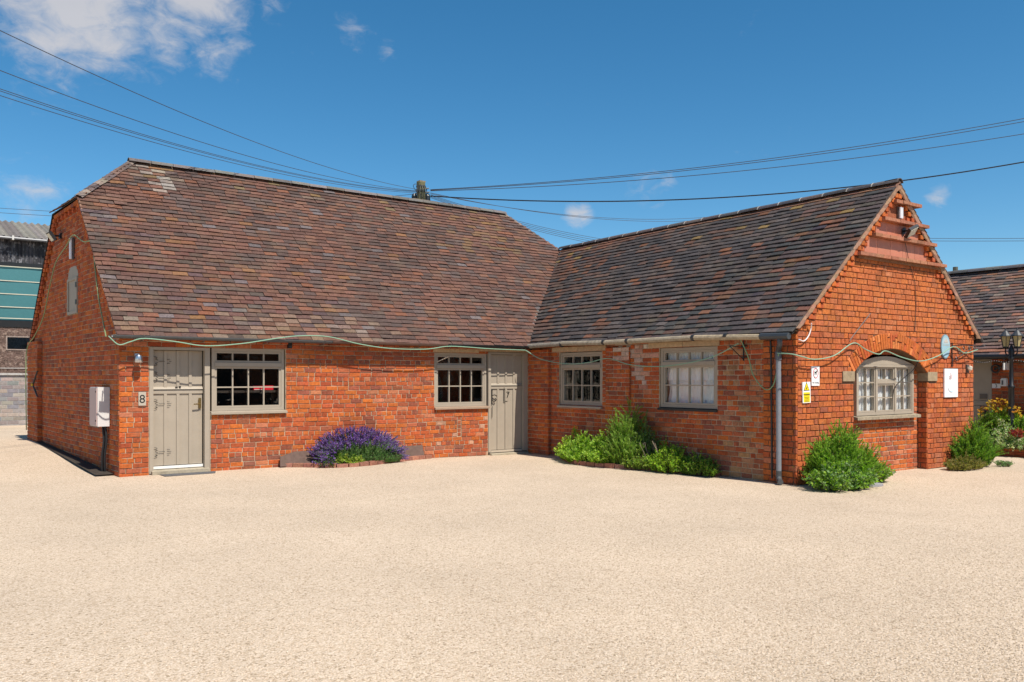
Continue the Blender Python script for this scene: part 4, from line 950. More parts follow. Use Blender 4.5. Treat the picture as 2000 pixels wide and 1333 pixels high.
# floodlights and strip lights
def flood(name, label, O, N, size, tilt, U):
    t = thing(name, label, 'floodlight', O); V = ZV
    D = (N*math.cos(tilt)-ZV*math.sin(tilt)).normalized(); Uh = U.normalized(); Vh = D.cross(Uh).normalized()
    c = O+N*.16-ZV*.03; fr = (c, Uh, Vh, D)
    m = MB(); m.fbox(fr, -size, size, -size*.75, size*.75, -.035, .02, BLK); m.build('body', M_metal, t)
    MB().fbox(fr, -size*.85, size*.85, -size*.6, size*.6, .021, .026, (.62, .60, .50)).build('lens', M_plain, t)
    m = MB(); m.tube([O-N*.02, O+N*.06, c-D*.03], .018, BLK, 6); m.fbox((O, Uh, ZV, N), -.05, .05, -.05, .05, -.02, .02, BLK); m.build('bracket', M_metal, t); return t
flood('floodlight', 'black floodlight on the pink gable panel', V3(11.36, GY-.0, 4.17), -Y_, .125, .75, V3(.92, -.1, .38))
flood('floodlight', 'black floodlight high on the barn end wall', V3(SK*4.05-.02, 4.05, 4.42), FS[3], .13, .6, -FS[1])
flood('floodlight', 'small black floodlight on the wing corner under the eave', V3(GX1, GY+.1, 2.33), X_, .06, .5, Y_)
def strip(label, fr, u, v0, v1, n):
    t = thing('strip_light', label, 'light fitting', P_(fr, u, v0, 0))
    MB().fbox(fr, u-.055, u+.055, v0, v1, n, n+.03, (.12, .10, .09)).build('backplate', M_plain, t)
    for k in (-.025, .025): m = MB(); m.tube([P_(fr, u+k, v0+.01, n+.05), P_(fr, u+k, v1-.01, n+.05)], .021, (.75, .75, .78), 8); m.build('tube', M_plain, t)
strip('pale strip light in the dark niche at the gable top', FG, 11.21-LM, 4.36, 4.57, .0)
strip('pale strip light above the loft hatch on the barn end', FS, uy(3.0), 3.84, 4.25, .01)
t = thing('wall_sensor', 'small white sensor lamp on the gable right of the white board', 'sensor', (13.62, GY, 1.72))
MB().fbox(FG, 13.58-LM, 13.66-LM, 1.70, 1.86, .0, .03, (.10, .09, .08)).build('backplate', M_plain, t); m = MB(); m.lathe([(.03, 0), (.045, .03), (.03, .08)], (13.62, GY-.05, 1.75), 10, -Y_*.5+ZV, col=(.62, .6, .5)); m.build('head', M_plain, t)
t = thing('yard_hook', 'black iron arm with a yellow tip on the barn end pilaster', 'bracket', P_(FS, .95, 1.4, .1))
m = MB(); m.tube([P_(FS, 1.06, 1.75, .09), P_(FS, .95, 1.45, .16), P_(FS, 1.06, 1.2, .09)], .02, BLK, 5); m.build('arm', M_metal, t); m = MB(); m.lathe([(.02, 0), (.03, .03), (.015, .06)], P_(FS, .95, 1.43, .17), 8, col=(.6, .38, .02)); m.build('tip', M_plain, t)

# ------------------------------------------------------------------ signs on the gable
def plate(name, label, u0, u1, v0, v1, col, tilt=0, th=.012):
    t = thing(name, label, 'sign', (LM+(u0+u1)/2, GY-.012, v0)); c = V3(LM+(u0+u1)/2, GY-.006, (v0+v1)/2)
    U = X_*math.cos(tilt)+ZV*math.sin(tilt); V = ZV*math.cos(tilt)-X_*math.sin(tilt); fr = (c, U, V, -Y_); w, h = (u1-u0)/2, (v1-v0)/2
    MB().fbox(fr, -w, w, -h, h, -.004, th, col).build('board', M_plain, t); return t, fr, w, h, th
t, fr, w, h, th = plate('dog_sign', 'white no fouling sign with a dog in a red ring', .335, .54, 1.48, 1.785, (.80, .79, .77))
m = MB(); m.tube([P_(fr, .062*math.cos(a), .045+.075*math.sin(a), th+.002) for a in [k*math.pi/12 for k in range(25)]], .0055, (.55, .05, .10), 4, closed=True); m.build('ring', ink((.55, .05, .10)), t)
m = MB(); m.fbox(fr, -.028, .022, .045, .068, th, th+.002, BLK); m.fbox(fr, .018, .038, .062, .085, th, th+.0025, BLK)
for x in (-.027, -.016, .008, .016): m.fbox(fr, x, x+.006, .02, .046, th, th+.0022, BLK)
m.fbox(fr, -.04, -.026, .062, .068, th, th+.0024, BLK); m.build('dog', ink(BLK), t)
text(t, 'lettering', 'No Fouling', P_(fr, 0, -.115, th+.001), fr[1], fr[2], fr[3], .037, (.12, .12, .14), 'CENTER')
t, fr, w, h, th = plate('warning_sign', 'yellow and white warning sign with a black triangle on the gable', .105, .305, 1.215, 1.54, (.80, .80, .78), tilt=.03)
YEL = (.80, .62, .01)
MB().fbox(fr, -w*.82, w*.82, -h*.93, h*.02, th, th+.001, YEL).build('yellow_panel', ink(YEL), t)
def tri(s, cy, z, col, name): m = MB(); m.prism([P_(fr, -s, cy-s*.75, z), P_(fr, s, cy-s*.75, z), P_(fr, 0, cy+s*1.05, z)], fr[3]*.001, col); m.build(name, ink(col), t)
tri(.077, .085, th, BLK, 'triangle_border'); tri(.060, .083, th+.0015, YEL, 'triangle')
m = MB(); m.hexa([P_(fr, -.022, .055, th+.003), P_(fr, -.008, .045, th+.003), P_(fr, .022, .085, th+.003), P_(fr, .010, .095, th+.003), P_(fr, -.022, .055, th+.004), P_(fr, -.008, .045, th+.004), P_(fr, .022, .085, th+.004), P_(fr, .010, .095, th+.004)], BLK); m.build('camera_symbol', ink(BLK), t)
text(t, 'lettering', 'WARNING', P_(fr, 0, -.045, th+.002), fr[1], fr[2], fr[3], .034, BLK, 'CENTER')
m = MB()
for k, q in enumerate((.06, .045, .055, .05)): m.fbox(fr, -q, q, -.078-k*.022, -.070-k*.022, th+.001, th+.002, (.10, .08, .01))
m.build('small_print', ink((.16, .12, .01)), t)['kind'] = 'stuff'
t, fr, w, h, th = plate('white_board', 'blank looking white board with a faint flower design on the gable', 4.41, 4.905, 1.245, 1.775, (.80, .78, .79), th=.02)
PK, BL = (.72, .60, .60), (.50, .62, .70)
m = MB()
for k in range(9):
    a = R(35+k*14); r0, r1 = .06, random.uniform(.13, .19); m.tube([P_(fr, r0*math.cos(a)*.8, .03+r0*math.sin(a), th+.001), P_(fr, r1*math.cos(a)*.8, .02+r1*math.sin(a), th+.001)], .006, PK, 4)
m.build('faint_flower', ink(PK), t); m = MB()
m.tube([P_(fr, .13*math.cos(a), -.06+.11*math.sin(a), th+.001) for a in [R(200+k*14) for k in range(11)]], .006, BL, 4); m.fbox(fr, -.05, .05, -.165, -.145, th, th+.002, BL); m.build('faint_scroll', ink(BL), t)
MB().fbox(fr, -.17, .17, -.215, -.207, th, th+.001, (.62, .66, .70)).build('faint_line', ink((.62, .66, .70)), t)
# oval plaque
t = thing('oval_plaque', 'pale blue oval plaque with an engraved crest high on the gable', 'plaque', (12.80, GY, 1.97)); c = V3(12.80, GY, 2.185)
def oval(rx, rz, n0, n1, col, name, lo=0, hi=360, cz=0, mat=None):
    m = MB(); m.prism([c+X_*rx*math.cos(R(a))+ZV*(rz*math.sin(R(a))+cz)-Y_*n0 for a in [lo+(hi-lo)*k/36 for k in range(36 if hi-lo == 360 else 37)]], -Y_*(n1-n0), col); return m.build(name, mat or M_plain, t)
oval(.165, .225, .0, .018, (.16, .24, .28), 'rim'); oval(.150, .208, .018, .021, (.30, .47, .54), 'field'); oval(.115, .12, .0212, .023, (.42, .50, .52), 'crest_ground', 0, 180, .045); oval(.07, .07, .0232, .026, (.50, .46, .40), 'crest', 10, 170, .06)
MB().box((12.68, GY-.0225, 2.20), (12.92, GY-.020, 2.215), (.40, .42, .40)).build('crest_line', M_plain, t)

# ------------------------------------------------------------------ wrought iron brackets
t = thing('hanging_bracket', 'black wrought iron scroll bracket beside the oval plaque', 'bracket', (13.08, GY, 1.83)); c = V3(13.03, GY-.02, 0)
m = MB(); m.tube([c+ZV*1.80, c+ZV*2.26], .011, BLK, 5); m.tube(catmull([c+ZV*2.20, V3(13.4, GY-.08, 2.22), V3(13.85, GY-.16, 2.20), V3(14.0, GY-.18, 2.24)], 5), .010, BLK, 5); m.build('frame', M_metal, t)
def scroll(cx, cz, r, turns, y, ph=0, flip=1): return [V3(cx+flip*r*(1-.75*k/24)*math.cos(ph+turns*2*math.pi*k/24), y, cz+r*(1-.75*k/24)*math.sin(ph+turns*2*math.pi*k/24)) for k in range(25)]
for cx, cz, r, ph, fl in ((13.22, 2.10, .06, 1, 1), (13.40, 2.16, .05, 0, -1), (13.62, 2.17, .05, 2, 1), (13.80, 2.17, .045, 0, -1), (13.12, 1.96, .045, 1, 1)):
    m = MB(); m.tube(scroll(cx, cz, r, 1.4, GY-.06, ph, fl), .007, BLK, 4); m.build('scroll', M_metal, t)
m = MB(); m.tube([c+ZV*1.92, V3(13.30, GY-.05, 2.02), V3(13.62, GY-.1, 2.18)], .009, BLK, 5); m.build('stay', M_metal, t)
t = thing('hanging_bracket', 'black iron bracket on the shaded side wall near the rainwater pipe', 'bracket', (LM, -5.78, 1.88)); x = LM-.03
m = MB(); m.tube([V3(x, -5.78, 1.88), V3(x, -5.78, 2.24)], .012, BLK, 5); m.tube([V3(x, -5.78, 2.10), V3(x-.35, -5.78, 2.12)], .008, BLK, 5); m.tube([V3(x, -5.78, 1.90), V3(x-.35, -5.78, 2.12)], .008, BLK, 5); m.build('frame', M_metal, t)
for z in (1.94, 2.12): m = MB(); m.tube([V3(x+.01, -5.72, z), V3(x+.01, -5.84, z)], .012, BLK, 5); m.build('fixing', M_metal, t)

# ------------------------------------------------------------------ green festoon cable
GREEN = (.24, .40, .28); OLIVE = (.22, .28, .13)
def cable(pts, label, r=.0090, col=GREEN, clips=()):
    m = MB(); m.tube(catmull(pts, 7), r, col, 6); o = m.build('festoon_cable', M_plain); tag(o, label, 'cable'); return o
cable([(-.20, -.27, 2.26), (-.05, -.27, 2.13), (.12, -.27, 2.18), (.32, -.30, 2.235), (.78, -.30, 2.20), (1.27, -.30, 2.14), (1.87, -.30, 2.19), (2.50, -.31, 2.30), (2.92, -.31, 2.355), (3.46, -.31, 2.355), (4.07, -.29, 2.24), (4.71, -.28, 2.17), (5.50, -.28, 2.17), (6.09, -.29, 2.24), (7.03, -.29, 2.21), (7.96, -.27, 2.20)], 'pale green cable looped along the gutter of the long barn')
cable([(7.97, -.27, 2.20), (8.13, -.63, 2.00), (8.14, -1.48, 1.89), (8.15, -2.12, 1.91), (8.20, -2.64, 1.98), (8.17, -3.28, 1.85), (8.16, -4.06, 1.81), (8.15, -4.79, 1.87), (8.14, -5.35, 1.98), (8.10, -5.84, 2.16)], 'pale green cable drooping across the two side windows of the wing')
cable([(8.12, -5.87, 2.22), (8.17, -5.95, 2.00), (8.20, -5.99, 1.84), (8.22, -6.05, 1.63), (8.22, -6.27, 1.42), (8.22, -6.43, 1.51), (8.22, -6.50, 1.83), (8.20, -6.53, 1.97)], 'green cable hanging in a deep loop beside the rainwater pipe', col=(.20, .33, .17))
cable([(8.16, -6.54, 1.985), (8.16, -6.80, 1.965), (8.32, -6.88, 1.925), (8.64, -6.88, 1.89), (9.18, -6.86, 1.96), (9.72, -6.85, 2.17), (10.05, -6.87, 2.07), (10.43, -6.87, 2.00), (10.70, -6.84, 2.06), (11.15, -6.87, 1.96), (11.74, -6.88, 1.90), (12.36, -6.88, 2.00), (12.92, -6.88, 2.18), (13.30, -6.90, 2.07), (13.75, -6.92, 2.14)], 'pale green cable swagged across the arched window of the gable')
cable([(-.20, 1.49, 3.99), (-.23, 1.95, 4.04), (-.29, 2.67, 4.25), (-.33, 3.20, 4.12), (-.40, 4.07, 3.90), (-.44, 4.67, 3.47), (-.49, 5.26, 2.88), (-.58, 5.88, 2.52), (-.66, 6.53, 2.27), (-.68, 6.62, 1.70), (-.67, 6.62, .45)], 'olive cable running down the far side of the barn end wall', .011, OLIVE)
cable([(-.17, 1.25, 3.71), (-.15, .91, 2.98), (-.12, .56, 2.44), (-.19, .0, 2.27)], 'olive cable running down beside the roof edge of the barn end', .011, OLIVE)
m = MB(); m.tube(catmull([(8.28, -6.84, 2.19), (8.42, -6.83, 2.17), (8.55, -6.82, 2.25), (8.62, -6.815, 2.36), (8.60, -6.84, 2.45)], 7), .010, (.70, .64, .62), 6); tag(m.build('white_cable', M_plain), 'short white cable curling up the wing corner to the verge', 'cable')
m = MB(); m.tube(catmull([(9.70, -6.80, 2.20), (9.78, -6.80, 2.28), (10.3, -6.80, 2.68)], 4), .008, BLK, 4); tag(m.build('black_wire', M_plain), 'thin black wire rising to the right above the window arch', 'wire')
m = MB(); m.tube(catmull([(11.35, -6.795, 4.12), (11.55, -6.795, 3.6), (11.72, -6.795, 3.3), (11.76, -6.795, 2.9), (11.72, -6.795, 2.42)], 6), .006, (.06, .04, .03), 4); tag(m.build('black_wire', M_plain), 'thin dark wire hanging down the gable from the floodlight', 'wire')
m = MB(); m.tube(catmull([(11.74, -6.86, 1.93), (11.66, -6.8, 1.75), (11.38, -6.72, 1.55), (11.22, -6.70, 1.42), (11.18, -6.69, 1.25)], 6), .007, BLK, 4); tag(m.build('black_wire', M_plain), 'loose black wire dangling in front of the arched window', 'wire')

# ------------------------------------------------------------------ curtains and things behind the glass
def curtain(fr, u0, u1, v0, v1, n, label, folds, amp=.02, group=None):
    m = MB(); nx = folds*8; nv = 8; O, U, V, N = fr; rn = random.Random(int(u0*100)); ph = rn.uniform(0, 6)
    for j in range(nv+1):
        for i in range(nx+1):
            a = i/nx*folds*2*math.pi; k = .5+.5*(1-j/nv); sw = .012*math.sin(j*.9+i*.21+ph)
            m.V.append(tuple(O+U*(u0+(u1-u0)*i/nx+sw)+V*(v0+(v1-v0)*j/nv)+N*(n+amp*k*math.sin(a+ph+.5*math.sin(i*.5+ph))+.3*amp*math.sin(a*1.7+j))))
    for j in range(nv):
        for i in range(nx): a = j*(nx+1)+i; m.F.append((a, a+1, a+nx+2, a+nx+1)); m.T.append((1, 1, 1))
    o = m.build('net_curtain', M_cloth, smooth=True); tag(o, label, 'curtain', group); return o
curtain(FV, 3.92, 5.14, 1.56, 2.13, -.16, 'white net curtain behind the upper panes of the side window', 12)
curtain(FV, 3.92, 5.14, 1.09, 1.60, -.19, 'white cafe curtain behind the lower panes of the side window', 9, .028)
FC = (V3(0, GY+.125, 0), X_, ZV, -Y_)
for k in range(6):
    u = 10.19+k*.284; curtain(FC, u-.01, u+.285, .99, 1.79, -.098, 'white gathered curtain strip behind the arched gable window', 4, .014, group='curtain strips in the arched window')
# dark floors and partitions added inside both ranges to darken the panes
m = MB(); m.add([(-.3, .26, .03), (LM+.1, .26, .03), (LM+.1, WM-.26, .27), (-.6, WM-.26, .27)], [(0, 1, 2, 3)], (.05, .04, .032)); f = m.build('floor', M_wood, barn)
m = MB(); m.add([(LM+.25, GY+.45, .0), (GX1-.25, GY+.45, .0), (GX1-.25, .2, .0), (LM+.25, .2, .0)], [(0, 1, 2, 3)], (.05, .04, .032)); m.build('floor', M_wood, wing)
m = MB(); m.box((.2, 1.5, .03), (LM-.3, 1.6, 3.4), (.035, .03, .028)); m.build('added_partition', M_wood, barn)
m = MB(); m.box((LM+1.6, -6.2, .0), (LM+1.7, .1, 3.3), (.035, .03, .028)); m.build('added_partition', M_wood, wing)
m = MB(); m.box((LM+.3, -3.15, 0), (LM+1.6, -3.05, 2.2), (.16, .15, .14)); m.build('added_partition', M_wood, wing)
t = thing('red_reflection_block', 'flat red block behind the panes beside door 8, imitating a reflected red car', 'box', (2.45, .5, 1.36)); MB().box((2.26, .22, 1.385), (2.62, .42, 1.465), (.62, .015, .03)).build('red_block', M_plain, t); MB().box((2.27, .215, 1.39), (2.45, .219, 1.40), (.7, .6, .55)).build('pale_strip', M_plain, t)  # added block imitating the reflection of a red car in the panes
t = thing('side_table', 'dark table inside the barn window carrying the red block added for a reflection', 'table', (2.3, .5, .03)); MB().box((1.55, .20, 1.34), (2.72, .72, 1.38), (.04, .03, .025)).build('top', M_wood, t)
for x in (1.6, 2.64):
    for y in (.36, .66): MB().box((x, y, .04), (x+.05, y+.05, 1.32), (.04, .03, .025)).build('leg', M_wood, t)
t = thing('window_shelf', 'pale shelf with small items inside the side window nearest the barn', 'shelf', (LM+.4, -1.7, 1.0))
MB().fbox(FV, 1.0, 2.28, 1.03, 1.06, -.55, -.24, (.5, .48, .44)).build('board', M_plain, t)
for k, (u, w, hh, c) in enumerate(((1.15, .10, .12, (.5, .3, .15)), (1.48, .14, .10, (.10, .08, .06)), (1.75, .25, .05, (.6, .58, .55)), (2.05, .2, .07, (.5, .5, .52)))): MB().fbox(FV, u, u+w, 1.061, 1.061+hh, -.45, -.3, c).build('item', M_plain, t)

# ------------------------------------------------------------------ range on the opposite side of the yard (mirrored in the panes)
opp = thing('opposite_barn', 'long dark brick range across the yard, mirrored in the window panes', 'barn', (2, -32, 0))
def build_opposite():
    y = -30.0; m = MB(); m.box((-14, y-.3, -.2), (26, y, 3.2), (.22, .09, .05)); m.box((-14, y-8, -.2), (26, y-7.7, 3.2), (.22, .09, .05)); m.box((-14, y-7.7, -.2), (-13.7, y-.3, 3.2), (.22, .09, .05)); m.box((25.7, y-7.7, -.2), (26, y-.3, 3.2), (.22, .09, .05)); m.build('wall', M_brick, opp)
    m = MB(); m.prism([V3(-14.3, y+.3, 3.1), V3(26.3, y+.3, 3.1), V3(24, y-4, 6.8), V3(-12, y-4, 6.8)], V3(0, 0, .05), (.11, .07, .06)); m.prism([V3(-14.3, y-8.3, 3.1), V3(-12, y-4, 6.8), V3(24, y-4, 6.8), V3(26.3, y-8.3, 3.1)], V3(0, 0, .05), (.11, .07, .06)); m.prism([V3(-14.3, y+.3, 3.1), V3(-12, y-4, 6.8), V3(-14.3, y-8.3, 3.1)], V3(0, 0, .05), (.11, .07, .06)); m.prism([V3(26.3, y+.3, 3.1), V3(26.3, y-8.3, 3.1), V3(24, y-4, 6.8)], V3(0, 0, .05), (.11, .07, .06)); m.build('roof', M_tile, opp)
    for x in (-9, -3, 3, 9, 15, 21): MB().box((x, y-.02, 0), (x+2.4, y+.03, 2.6), (.03, .03, .03)).build('cart_door', M_wood, opp)
build_opposite()
# ------------------------------------------------------------------ pole and overhead wires
PX, PY, PZ = 10.22, 8.24, 7.74
t = thing('utility_pole', 'weathered timber utility pole rising behind the barn ridge', 'pole', (PX, PY, 0))
m = MB(); m.tube([V3(PX, PY, -.2), V3(PX, PY, 4), V3(PX, PY, PZ)], .16, (.15, .14, .075), 12, .135); m.prism([V3(PX-.10, PY-.10, PZ), V3(PX+.12, PY-.08, PZ), V3(PX+.09, PY+.11, PZ), V3(PX-.11, PY+.09, PZ)], V3(.01, 0, .05), (.24, .20, .14)); m.build('post', M_wood, t)
for z in (7.44, 7.58): m = MB(); m.lathe([(.150, 0), (.152, .03), (.150, .06)], (PX, PY, z), 12, col=(.05, .05, .045)); m.build('steel_band', M_metal, t)
for k in range(5): m = MB(); a = 3.6+k*.45; m.tube(catmull([V3(PX+.16*math.cos(a), PY+.16*math.sin(a), 7.6), V3(PX+.2*math.cos(a), PY+.2*math.sin(a), 7.4), V3(PX+.17*math.cos(a+.2), PY+.17*math.sin(a+.2), 7.0)], 4), .016, (.03, .035, .03), 5); m.build('cable_drop', M_plain, t)
for a in (-1, 1): m = MB(); m.lathe([(.07, 0), (.085, .03), (.085, .26), (.05, .33)], (PX+a*.21*CR.x, PY+a*.21*CR.y, 7.06), 10, col=(.02, .025, .03)); m.build('junction_can', M_metal, t)
for z, a in ((7.54, .2), (7.50, -.2), (7.42, .22), (7.38, -.23)):
    m = MB(); m.tube([V3(PX, PY, z), V3(PX+a*CR.x, PY+a*CR.y-.1, z)], .022, (.25, .24, .22), 6); m.build('bracket', M_metal, t)
m = MB(); m.tube(catmull([V3(PX-.20, PY-.1, 7.38), V3(PX-.33, PY-.1, 7.58), V3(PX-.22, PY-.15, 7.62), V3(PX-.12, PY-.17, 7.35), V3(PX+.05, PY-.19, 7.1)], 6), .010, (.05, .05, .05), 4); m.build('wire_loop', M_plain, t)
def ray(u, v, dep): return CAM+(CF+CR*((u-1000)/FPX)+ZV*((HORIZON-v)/FPX))*dep
def wire(a, b, label, r=.008, sag=.3, ext=1.3, col=(.06, .065, .08), group=None):
    A, Bp = Vector(a), Vector(b); m = MB(); n = 36
    r *= .75
    m.tube([A.lerp(Bp, k/n*ext)-ZV*sag*4*(k/n*ext)*(1-k/n*ext) for k in range(n+1)], r, col, 5); o = m.build('overhead_wire', M_plain); tag(o, label, 'wire', group); return o
LP, RP = V3(PX-.2, PY-.15, 0), V3(PX+.2, PY-.25, 0)
wire(LP+ZV*7.47, ray(0, 60, 12), 'highest single wire sloping up leftwards from the pole', .009, .32)
wire(LP+ZV*7.42, ray(0, 138, 13), 'second single wire sloping up leftwards from the pole', .009, .32)
wire(LP+ZV*7.41, ray(0, 174, 13), 'wire of the close triple sloping up leftwards from the pole', .008, .30, group='triple wires left of the pole')
wire(LP+ZV*7.39, ray(0, 178, 13.2), 'wire of the close triple sloping up leftwards from the pole', .008, .30, group='triple wires left of the pole')
wire(LP+ZV*7.36, ray(0, 187, 13), 'wire of the close triple sloping up leftwards from the pole', .008, .30, group='triple wires left of the pole')
wire(LP+ZV*7.34, ray(600, 392, 30), 'short wire dropping leftwards from the pole behind the ridge', .010, .05, 1.0)
wire(RP+ZV*7.50, ray(2000, 232, 24), 'wire of the close pair climbing rightwards from the pole', .014, .30, group='paired wires right of the pole')
wire(RP+ZV*7.48, ray(2000, 238, 24), 'wire of the close pair climbing rightwards from the pole', .014, .30, group='paired wires right of the pole')
wire(RP+ZV*7.46, ray(2000, 262, 24), 'single thin wire climbing rightwards below the close pair', .014, .30)
wire(RP+ZV*7.30, ray(2000, 317, 24), 'thick black cable climbing rightwards from the pole over the wing', .026, .55, col=(.015, .015, .018))
for k, (v, lab) in enumerate(((432, 0), (427, 0))): wire(RP+ZV*(7.40-k*.03), ray(1345, v, 36), 'wire of the thin pair dropping behind the wing roof', .011, .3, 1.15, group='paired wires behind the wing roof')
for k in range(4): wire(RP+ZV*(7.34-k*.03), ray(1168, 466+k*4, 30), 'wire of the bundle dropping steeply behind the wing roof', .010, .12, 1.2, group='bundled wires dropping from the pole')
for v in (466, 471): wire(ray(1500, v-7, 60), ray(2000, v, 52), 'far wire of the level pair beyond the right hand roof', .02, .1, 1.3, group='far wires on the right')
for v in (407, 416): wire(ray(400, v+16, 60), ray(0, v, 54), 'far wire of the level pair above the farm shed', .02, .1, 1.3, group='far wires on the left')
t = thing('far_pole', 'small far pole top above the right hand roof', 'pole', ray(1866, 640, 34)*1); b = ray(1866, 522, 34)
m = MB(); m.tube([V3(b.x, b.y, -.3), b], .10, (.10, .10, .08), 8); m.build('post', M_wood, t); m = MB(); m.tube([b-ZV*.25-CR*.1, b-ZV*.25+CR*.3], .02, (.1, .1, .1), 5); m.build('arm', M_metal, t)

# ------------------------------------------------------------------ right hand corner: lamp post, signs, planter
t = thing('lamp_post', 'black twin lantern lamp post in the flower bed', 'lamp post', (16.4, -6.39, 0)); lx, ly = 16.4, -6.39
m = MB(); m.lathe([(.085, -.05), (.085, .5), (.06, .55), (.058, 1.38), (.07, 1.40), (.07, 1.43), (.042, 1.46), (.036, 1.98), (.055, 2.0), (.055, 2.04), (.042, 2.08), (.065, 2.16), (.05, 2.22), (.02, 2.30), (.005, 2.34)], (lx, ly, 0), 14, col=BLK); m.build('post', M_metal, t, smooth=True)
for sy in (-.115, .115):
    cx, cy = lx-.0, ly+sy
    m = MB(); m.tube(catmull([V3(lx, ly, 2.12), V3(cx, cy*.5+ly*.5, 2.08), V3(cx, cy, 2.14), V3(cx, cy, 2.27)], 5), .014, BLK, 6); m.build('arm', M_metal, t)
    m = MB(); m.lathe([(.055, 0), (.098, .225)], (cx, cy, 2.27), 6, col=(.50, .40, .20)); m.build('lantern_glass', surf('amber_glass', None, rough=.15, var=.1, bump=0) if 'amber_glass' not in bpy.data.materials else bpy.data.materials['amber_glass'], t)
    m = MB(); m.lathe([(.062, -.02), (.062, .005)], (cx, cy, 2.27), 6, col=BLK); m.lathe([(.125, .225), (.12, .245), (.07, .30), (.03, .345), (.012, .36), (.014, .375), (.003, .41)], (cx, cy, 2.27), 12, col=(.045, .047, .05)); m.build('lantern_roof', M_metal, t)
    m = MB()
    for k in range(6):
        a = k*math.pi/3; m.tube([V3(cx+.058*math.sin(a), cy+.058*math.cos(a), 2.27), V3(cx+.101*math.sin(a), cy+.101*math.cos(a), 2.50)], .007, BLK, 4)
    m.build('lantern_frame', M_metal, t)
F3 = (V3(17.0, 0, 0), -Y_, ZV, -X_)
t = thing('number_plaque', 'white plaque with a black 3 on the shaded brick wall', 'sign', (16.98, -5.82, 1.37)); MB().fbox(F3, 5.735, 5.91, 1.375, 1.475, .0, .015, (.75, .74, .72)).build('plate', M_plain, t); text(t, 'numeral', '3', P_(F3, 5.822, 1.39, .016), F3[1], F3[2], F3[3], .105, BLK, 'CENTER')
t = thing('soap_dispenser', 'white wall dispenser beside the number 3 plaque', 'dispenser', (16.96, -6.0, 1.41)); m = MB(); m.fbox(F3, 5.945, 6.06, 1.42, 1.58, .0, .09, (.74, .73, .68)); m.fbox(F3, 5.955, 6.05, 1.58, 1.60, .0, .07, (.74, .73, .68)); m.build('case', M_plain, t); MB().fbox(F3, 5.97, 6.005, 1.45, 1.55, .091, .095, (.10, .10, .10)).build('window', M_plain, t)
t = thing('iron_wheel', 'dark round iron wheel with an arm on the shaded wall', 'wheel', (16.95, -5.83, 1.73)); c = V3(16.94, -5.83, 1.81)
m = MB(); m.tube([c+Y_*.085*math.cos(a)+ZV*.085*math.sin(a) for a in [k*math.pi/10 for k in range(21)]], .02, BLK, 6, closed=True); m.build('rim', M_metal, t); m = MB(); m.lathe([(.03, 0), (.03, .04)], c+X_*.03, 8, -X_, BLK); m.tube([c, c+V3(0, -.2, .06)], .02, BLK, 5); m.build('arm', M_metal, t)
t = thing('swing_sign', 'small white hanging sign on a bracket behind the lamp post', 'sign', (16.8, -6.13, 1.78)); MB().box((16.62, -6.14, 1.78), (16.90, -6.12, 1.93), (.72, .70, .66)).build('board', M_plain, t); m = MB(); m.tube([V3(17.0, -6.13, 2.0), V3(16.6, -6.13, 2.0)], .012, BLK, 5); m.tube([V3(16.66, -6.13, 2.0), V3(16.66, -6.13, 1.93)], .005, BLK, 4); m.tube([V3(16.86, -6.13, 2.0), V3(16.86, -6.13, 1.93)], .005, BLK, 4); m.build('bracket', M_metal, t); m = MB(); m.tube(scroll(16.75, 2.05, .05, 1.3, -6.13), .008, (.45, .22, .08), 4); m.build('scroll', M_metal, t)
# PART5
# ------------------------------------------------------------------ beds and edging
def edging(name, label, path, col, n, h=.075, w=.1, zoff=0):
    pts = catmull([V3(x, y, 0) for x, y in path], 12); L = [0]
    for a, b in zip(pts, pts[1:]): L.append(L[-1]+(b-a).length)
    def at(s):
        for i in range(len(L)-1):
            if L[i+1] >= s: return pts[i].lerp(pts[i+1], (s-L[i])/max(1e-6, L[i+1]-L[i]))
        return pts[-1]
    c0 = at(L[-1]/2); t = thing(name, label, 'edging', (c0.x, c0.y, gz(c0.x, c0.y))); step = L[-1]/n
    for k in range(n):
        a, b = at(k*step+.006), at((k+1)*step-.006); d = (b-a).normalized(); sd = V3(-d.y, d.x, 0); z0 = gz(a.x, a.y)-.06; z1 = gz(a.x, a.y)+h+zoff+random.uniform(-.008, .008); c = jit(col, .18)
        j = lambda: random.uniform(-.005, .005); q = w/2
        base = [a-sd*q, b-sd*q, b+sd*q, a+sd*q]
        m = MB(); m.hexa([p+ZV*z0 for p in base]+[p*1.0+ZV*(z1+j())+(c0-p)*0+d*j() for p in base], c); m.build('edging_brick', M_brick, t)
    return t
edging('bed_edging', 'curved dark brick edging round the lavender bed', [(2.68, -.03), (3.0, -.25), (3.45, -.66), (4.05, -.70), (4.9, -.36), (5.75, -.04)], (.32, .14, .10), 17, .07)
edging('bed_edging', 'curved brick edging round the herb bed of the wing', [(8.25, -1.15), (7.92, -1.7), (7.60, -2.35), (7.57, -3.0), (7.80, -3.6), (8.05, -4.3), (8.22, -5.0), (8.32, -5.3)], (.36, .16, .11), 22, .085)
def soil(pts, name, label):
    m = MB(); c = V3(sum(p[0] for p in pts)/len(pts), sum(p[1] for p in pts)/len(pts), 0); vs = [V3(c.x, c.y, gz(c.x, c.y)+.05)]+[V3(x, y, gz(x, y)+.025) for x, y in pts]; n = len(pts)
    m.add(vs, [(0, 1+i, 1+(i+1) % n) for i in range(n)], (.07, .045, .03)); o = m.build(name, M_stone); o['kind'] = 'structure'
